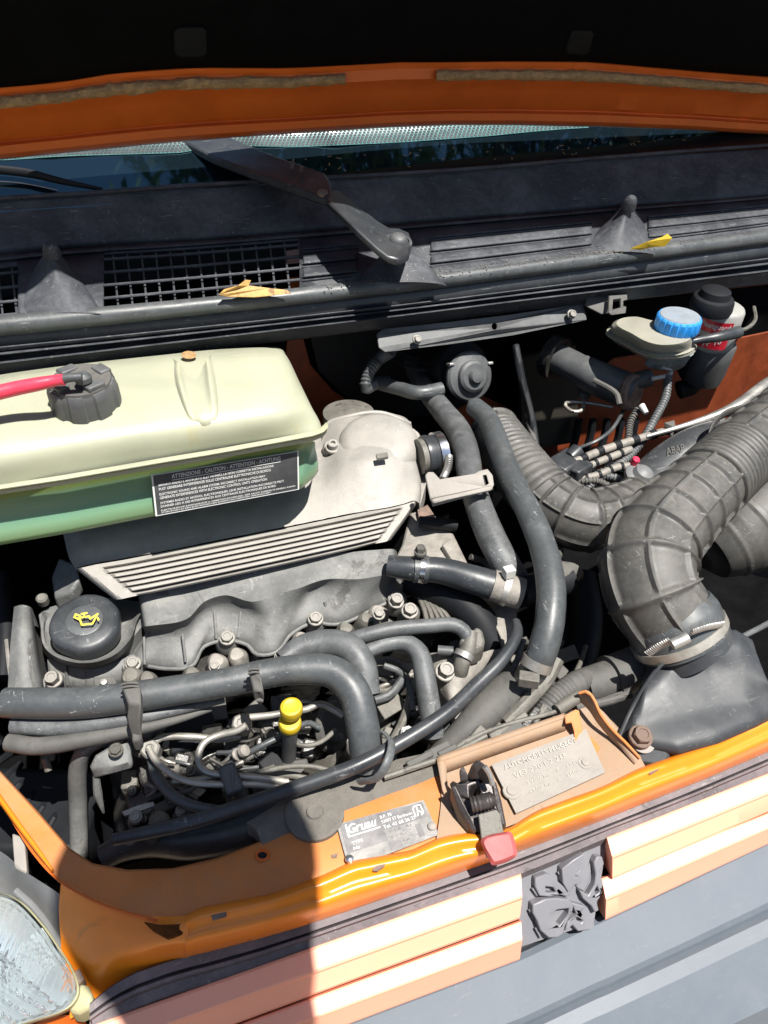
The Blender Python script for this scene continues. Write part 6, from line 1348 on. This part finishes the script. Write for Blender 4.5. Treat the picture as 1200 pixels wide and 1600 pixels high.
# ================================================================== HEADLIGHT AND WING
hl = thing('headlamp', 'clear ribbed glass headlamp with aged yellow rim', 'headlamp', P(50, 1480, -.12))
lens = bpy.data.materials.new('ribbed lens glass'); lens.use_nodes = True; b_ = lens.node_tree.nodes['Principled BSDF']
b_.inputs['Base Color'].default_value = (.85, .92, .95, 1); b_.inputs['Roughness'].default_value = .03; b_.inputs['Transmission Weight'].default_value = .9; b_.inputs['IOR'].default_value = 1.45
refl = mat('lamp reflector', (.78, .80, .80), .25, metal=.4, vary=.15, vscale=40, bump=.1, dust=.25, dcol=(.5, .5, .48))
edgeL = [(-90, 1390), (-20, 1395), (22, 1408), (60, 1445), (92, 1490), (112, 1524), (118, 1556), (100, 1580), (40, 1600), (-80, 1640)]
cx, cy = 10, 1510
def er(sc, z, dz=0): return [(cx+(x-cx)*sc, cy+(y-cy)*sc, z) for x, y in edgeL]
def bulge(s_): return -.035+.016*(1-s_**2)
R_ = [er(s_, bulge(s_)) for s_ in (1.0, .97, .93)]
def lensz(n=200, k=60):
    W = cat_rom([Vector((x, y, 0)) for x, y in edgeL], n, closed=True)
    vs = []; fs = []
    for i in range(k):
        s_ = 1-i/(k-1)*.98
        for p in W:
            x, y = cx+(p.x-cx)*s_, cy+(p.y-cy)*s_
            rib = (.0022*abs(sin((x*.9+y*.42)*.22)) if y-.9*x < 1490 else .0035*abs(sin((y*.8-x*.5)*.16))+.001*abs(sin(x*.3))) if s_ < .95 else 0
            vs.append(P(x, y, bulge(s_)+rib))
    for i in range(k-1):
        for j in range(n):
            a = i*n+j; b = i*n+(j+1) % n; fs.append((a, b, b+n, a+n))
    return vs, fs
v_, f_ = lensz(); mk('lens', v_, f_, lens, hl, solid=.002, sharp=70)
loft('reflector', [er(.98, -.05), er(.8, -.065), er(.5, -.085), er(.2, -.095), er(.05, -.096)], 60, refl, hl, across=3, sharp=70)
# moulded chevrons behind the glass
for i in range(9):
    tube('reflector_rib', [(8+i*7, 1490-i*6+10, -.046), (22+i*7, 1512-i*6+10, -.048), (30+i*8, 1545-i*6+10, -.05)], 3, refl, hl, seg=8)
loft('rim', [[(x+1, y-3, -.034) for x, y in edgeL], [(x+3, y-4, -.031) for x, y in edgeL], [(x+6, y-3, -.034) for x, y in edgeL], [(x+8, y, -.05) for x, y in edgeL]], 60, M['lamprim'], hl, across=3)
plate('bulb_holder_tab', [(108, 1556, -.04), (124, 1536, -.038), (138, 1540, -.038), (146, 1556, -.040), (142, 1574, -.042), (124, 1584, -.045), (108, 1582, -.046)], .02, M['lamprim'], hl, bevel=.004)
plate('rim_clip', [(108, 1524, -.034), (124, 1512, -.033), (132, 1530, -.034), (118, 1542, -.036)], .01, M['rust'], hl)
wg = thing('lamp_surround', 'grey painted sheet metal beside the headlamp', 'body panel', P(90, 1450, -.09))
loft('surround_sheet', [[(-60, 1310, -.02), (0, 1330, -.02), (40, 1362, -.022), (80, 1388, -.024), (106, 1406, -.026)], [(-60, 1365, -.045), (0, 1372, -.045), (45, 1400, -.045), (80, 1430, -.045), (108, 1462, -.045)], [(-60, 1410, -.06), (0, 1405, -.06), (50, 1430, -.06), (90, 1475, -.06), (120, 1520, -.06)]], 40, M['grey_paint'], wg, across=4)
tube('surround_crease', [(25, 1392, -.033), (55, 1420, -.036), (88, 1465, -.04), (106, 1505, -.044)], 6, M['grey_paint'], wg, seg=10)
plate('bracket_piece', [(18, 1300, -.012), (38, 1308, -.012), (42, 1365, -.022), (22, 1355, -.022)], .01, M['platem'], wg, bevel=.002)
ol = tube('wing_edge', [(-60, 1175, .012), (-10, 1235, .012), (30, 1290, .011), (60, 1330, .010), (82, 1360, .008)], [9, 9, 8, 7, 4], M['orange'], None, flat=.5, seg=14); tag(ol, 'bright orange wing edge strip running diagonally above the headlamp', 'wing edge')
lw = thing('lower_wing', 'orange front wing corner below the headlamp', 'body panel', P(60, 1600, -.15))
loft('wing_skin', [[(-60, 1655, -.09), (40, 1606, -.085), (100, 1586, -.08), (130, 1590, -.08)], [(-60, 1700, -.12), (40, 1660, -.12), (110, 1640, -.12), (150, 1630, -.12)]], 20, M['orange_in'], lw, across=3)

# ================================================================== PHOTOGRAPHER (casts the shade on the front panel)
def person():
    t = thing('person', 'person in dark blue shirt leaning in beside the camera, shading the orange front panel', 'person', Vector((.25, -.75, -1.0)))
    L = ORG[t.name]
    joints = {}
    V_ = []; R_ = []; E_ = []
    def j(n, p, r, par=None):
        V_.append(Vector(p)-L); R_.append(r); joints[n] = len(V_)-1
        if par: E_.append((joints[par], joints[n]))
    ox, oy = PX, PYY
    j('pelvis', (ox, oy-.62, -.05), (.15, .12))
    j('waist', (ox, oy-.50, .16), (.14, .10), 'pelvis'); j('chest', (ox, oy-.33, .46), (.17, .12), 'waist'); j('collar', (ox, oy-.19, .68), (.10, .08), 'chest')
    j('neck', (ox, oy-.08, .80), (.06, .06), 'collar'); j('head', (ox, oy-.01, .89), (.10, .10), 'neck'); j('crown', (ox, oy+.02, .97), (.095, .09), 'head')
    for s_, n in ((-1, 'l'), (1, 'r')):
        j('sh'+n, (ox+s_*.19, oy-.24, .62), (.065, .06), 'collar')
        j('el'+n, (ox+s_*.27, oy-.24, .26), (.045, .045), 'sh'+n)
        j('wr'+n, (ox+s_*.25, oy-.12, .04), (.028, .024), 'el'+n)
        j('pa'+n, (ox+s_*.245, oy-.08, -.02), (.035, .018), 'wr'+n)
        for k, (dx, l) in enumerate(((-.03, .06), (-.01, .075), (.01, .07), (.03, .055))):
            a = 'f%s%d' % (n, k); j(a, (ox+s_*.245+dx, oy-.055, -.06), (.010, .010), 'pa'+n); j(a+'t', (ox+s_*.245+dx, oy-.03, -.06-l*.6), (.008, .008), a)
        j('th'+n, (ox+s_*.245-s_*.045, oy-.06, -.03), (.011, .011), 'pa'+n); j('tt'+n, (ox+s_*.245-s_*.06, oy-.035, -.06), (.009, .009), 'th'+n)
        j('hip'+n, (ox+s_*.10, oy-.62, -.14), (.10, .10), 'pelvis'); j('kn'+n, (ox+s_*.12, oy-.55, -.54), (.062, .062), 'hip'+n)
        j('an'+n, (ox+s_*.13, oy-.64, -.93), (.04, .04), 'kn'+n); j('to'+n, (ox+s_*.14, oy-.48, -.965), (.04, .03), 'an'+n)
    me = bpy.data.meshes.new('body'); me.from_pydata([tuple(v) for v in V_], E_, []); o = bpy.data.objects.new('body', me); COL.objects.link(o); o.parent = t; ORG[o.name] = L
    sk = o.modifiers.new('skin', 'SKIN'); me.skin_vertices[0].data[0].use_root = True
    for i, r in enumerate(R_): me.skin_vertices[0].data[i].radius = r
    sb = o.modifiers.new('s', 'SUBSURF'); sb.levels = 2; sb.render_levels = 2
    # one skin material by height: skin, shirt, trousers
    m = M['cloth']; me.materials.append(m)
    lathe('hair', Vector((ox, oy+.02, .98)), (0, .25, 1), [(.102, -.05), (.104, 0), (.08, .04), (.05, .065), (.005, .075)], M['hair'], t, k=1, seg=24)
    return t
PX, PYY = .130, .0
person()

# ================================================================== TREE seen reflected in the windscreen
random.seed(5)
tr_ = thing('tree', 'leafy green tree behind the van, mirrored in the windscreen', 'tree', Vector((3.9, 3.4, -1.0)))
tube('trunk', [Vector((3.9, 3.4, -1.0)), Vector((3.8, 3.3, .6)), Vector((3.6, 3.0, 2.0)), Vector((3.0, 2.4, 2.9))], 1, M['bark'], tr_, world_r=[.18, .15, .11, .07], step=.1)
for k in range(7):
    a = k*.9; tube('limb', [Vector((3.6, 3.0, 2.0)), Vector((3.1+cos(a)*.5-.3, 3.0+sin(a)*.3, 2.7+k*.06)), Vector((2.5+cos(a)*1.4, 2.9+sin(a)*.5, 3.1+k*.05))], 1, M['bark'], tr_, world_r=[.07, .05, .02], step=.1)
vs = []; fs = []
for c in range(190):
    a = random.uniform(0, 2*pi); rr = random.random()**.5; cc = Vector((2.75+cos(a)*rr*2.2, 2.75+sin(a)*rr*1.1, 3.1+random.uniform(-.4, .6)*(1-rr/2)))
    for q in range(70):
        p = cc+Vector((random.gauss(0, .18), random.gauss(0, .14), random.gauss(0, .13))); d = Vector((random.gauss(0, 1), random.gauss(0, 1), random.gauss(0, 1))).normalized(); e_ = d.orthogonal().normalized()*.03
        k = len(vs); vs += [p-d*.07, p+e_, p+d*.07, p-e_]; fs.append((k, k+1, k+2, k+3))
stuff(mk('crown', vs, fs, M['green_leaf'], tr_, smooth=False))
bpy.context.view_layer.update()
HQ = [hit(*q) for q in ((1040, 702), (1068, 695), (1070, 706), (1042, 713))]
text('lettering', 'ABAP', HQ, 0, 0, 1, 1, M['plastic_dusty'], fr, off=.002)
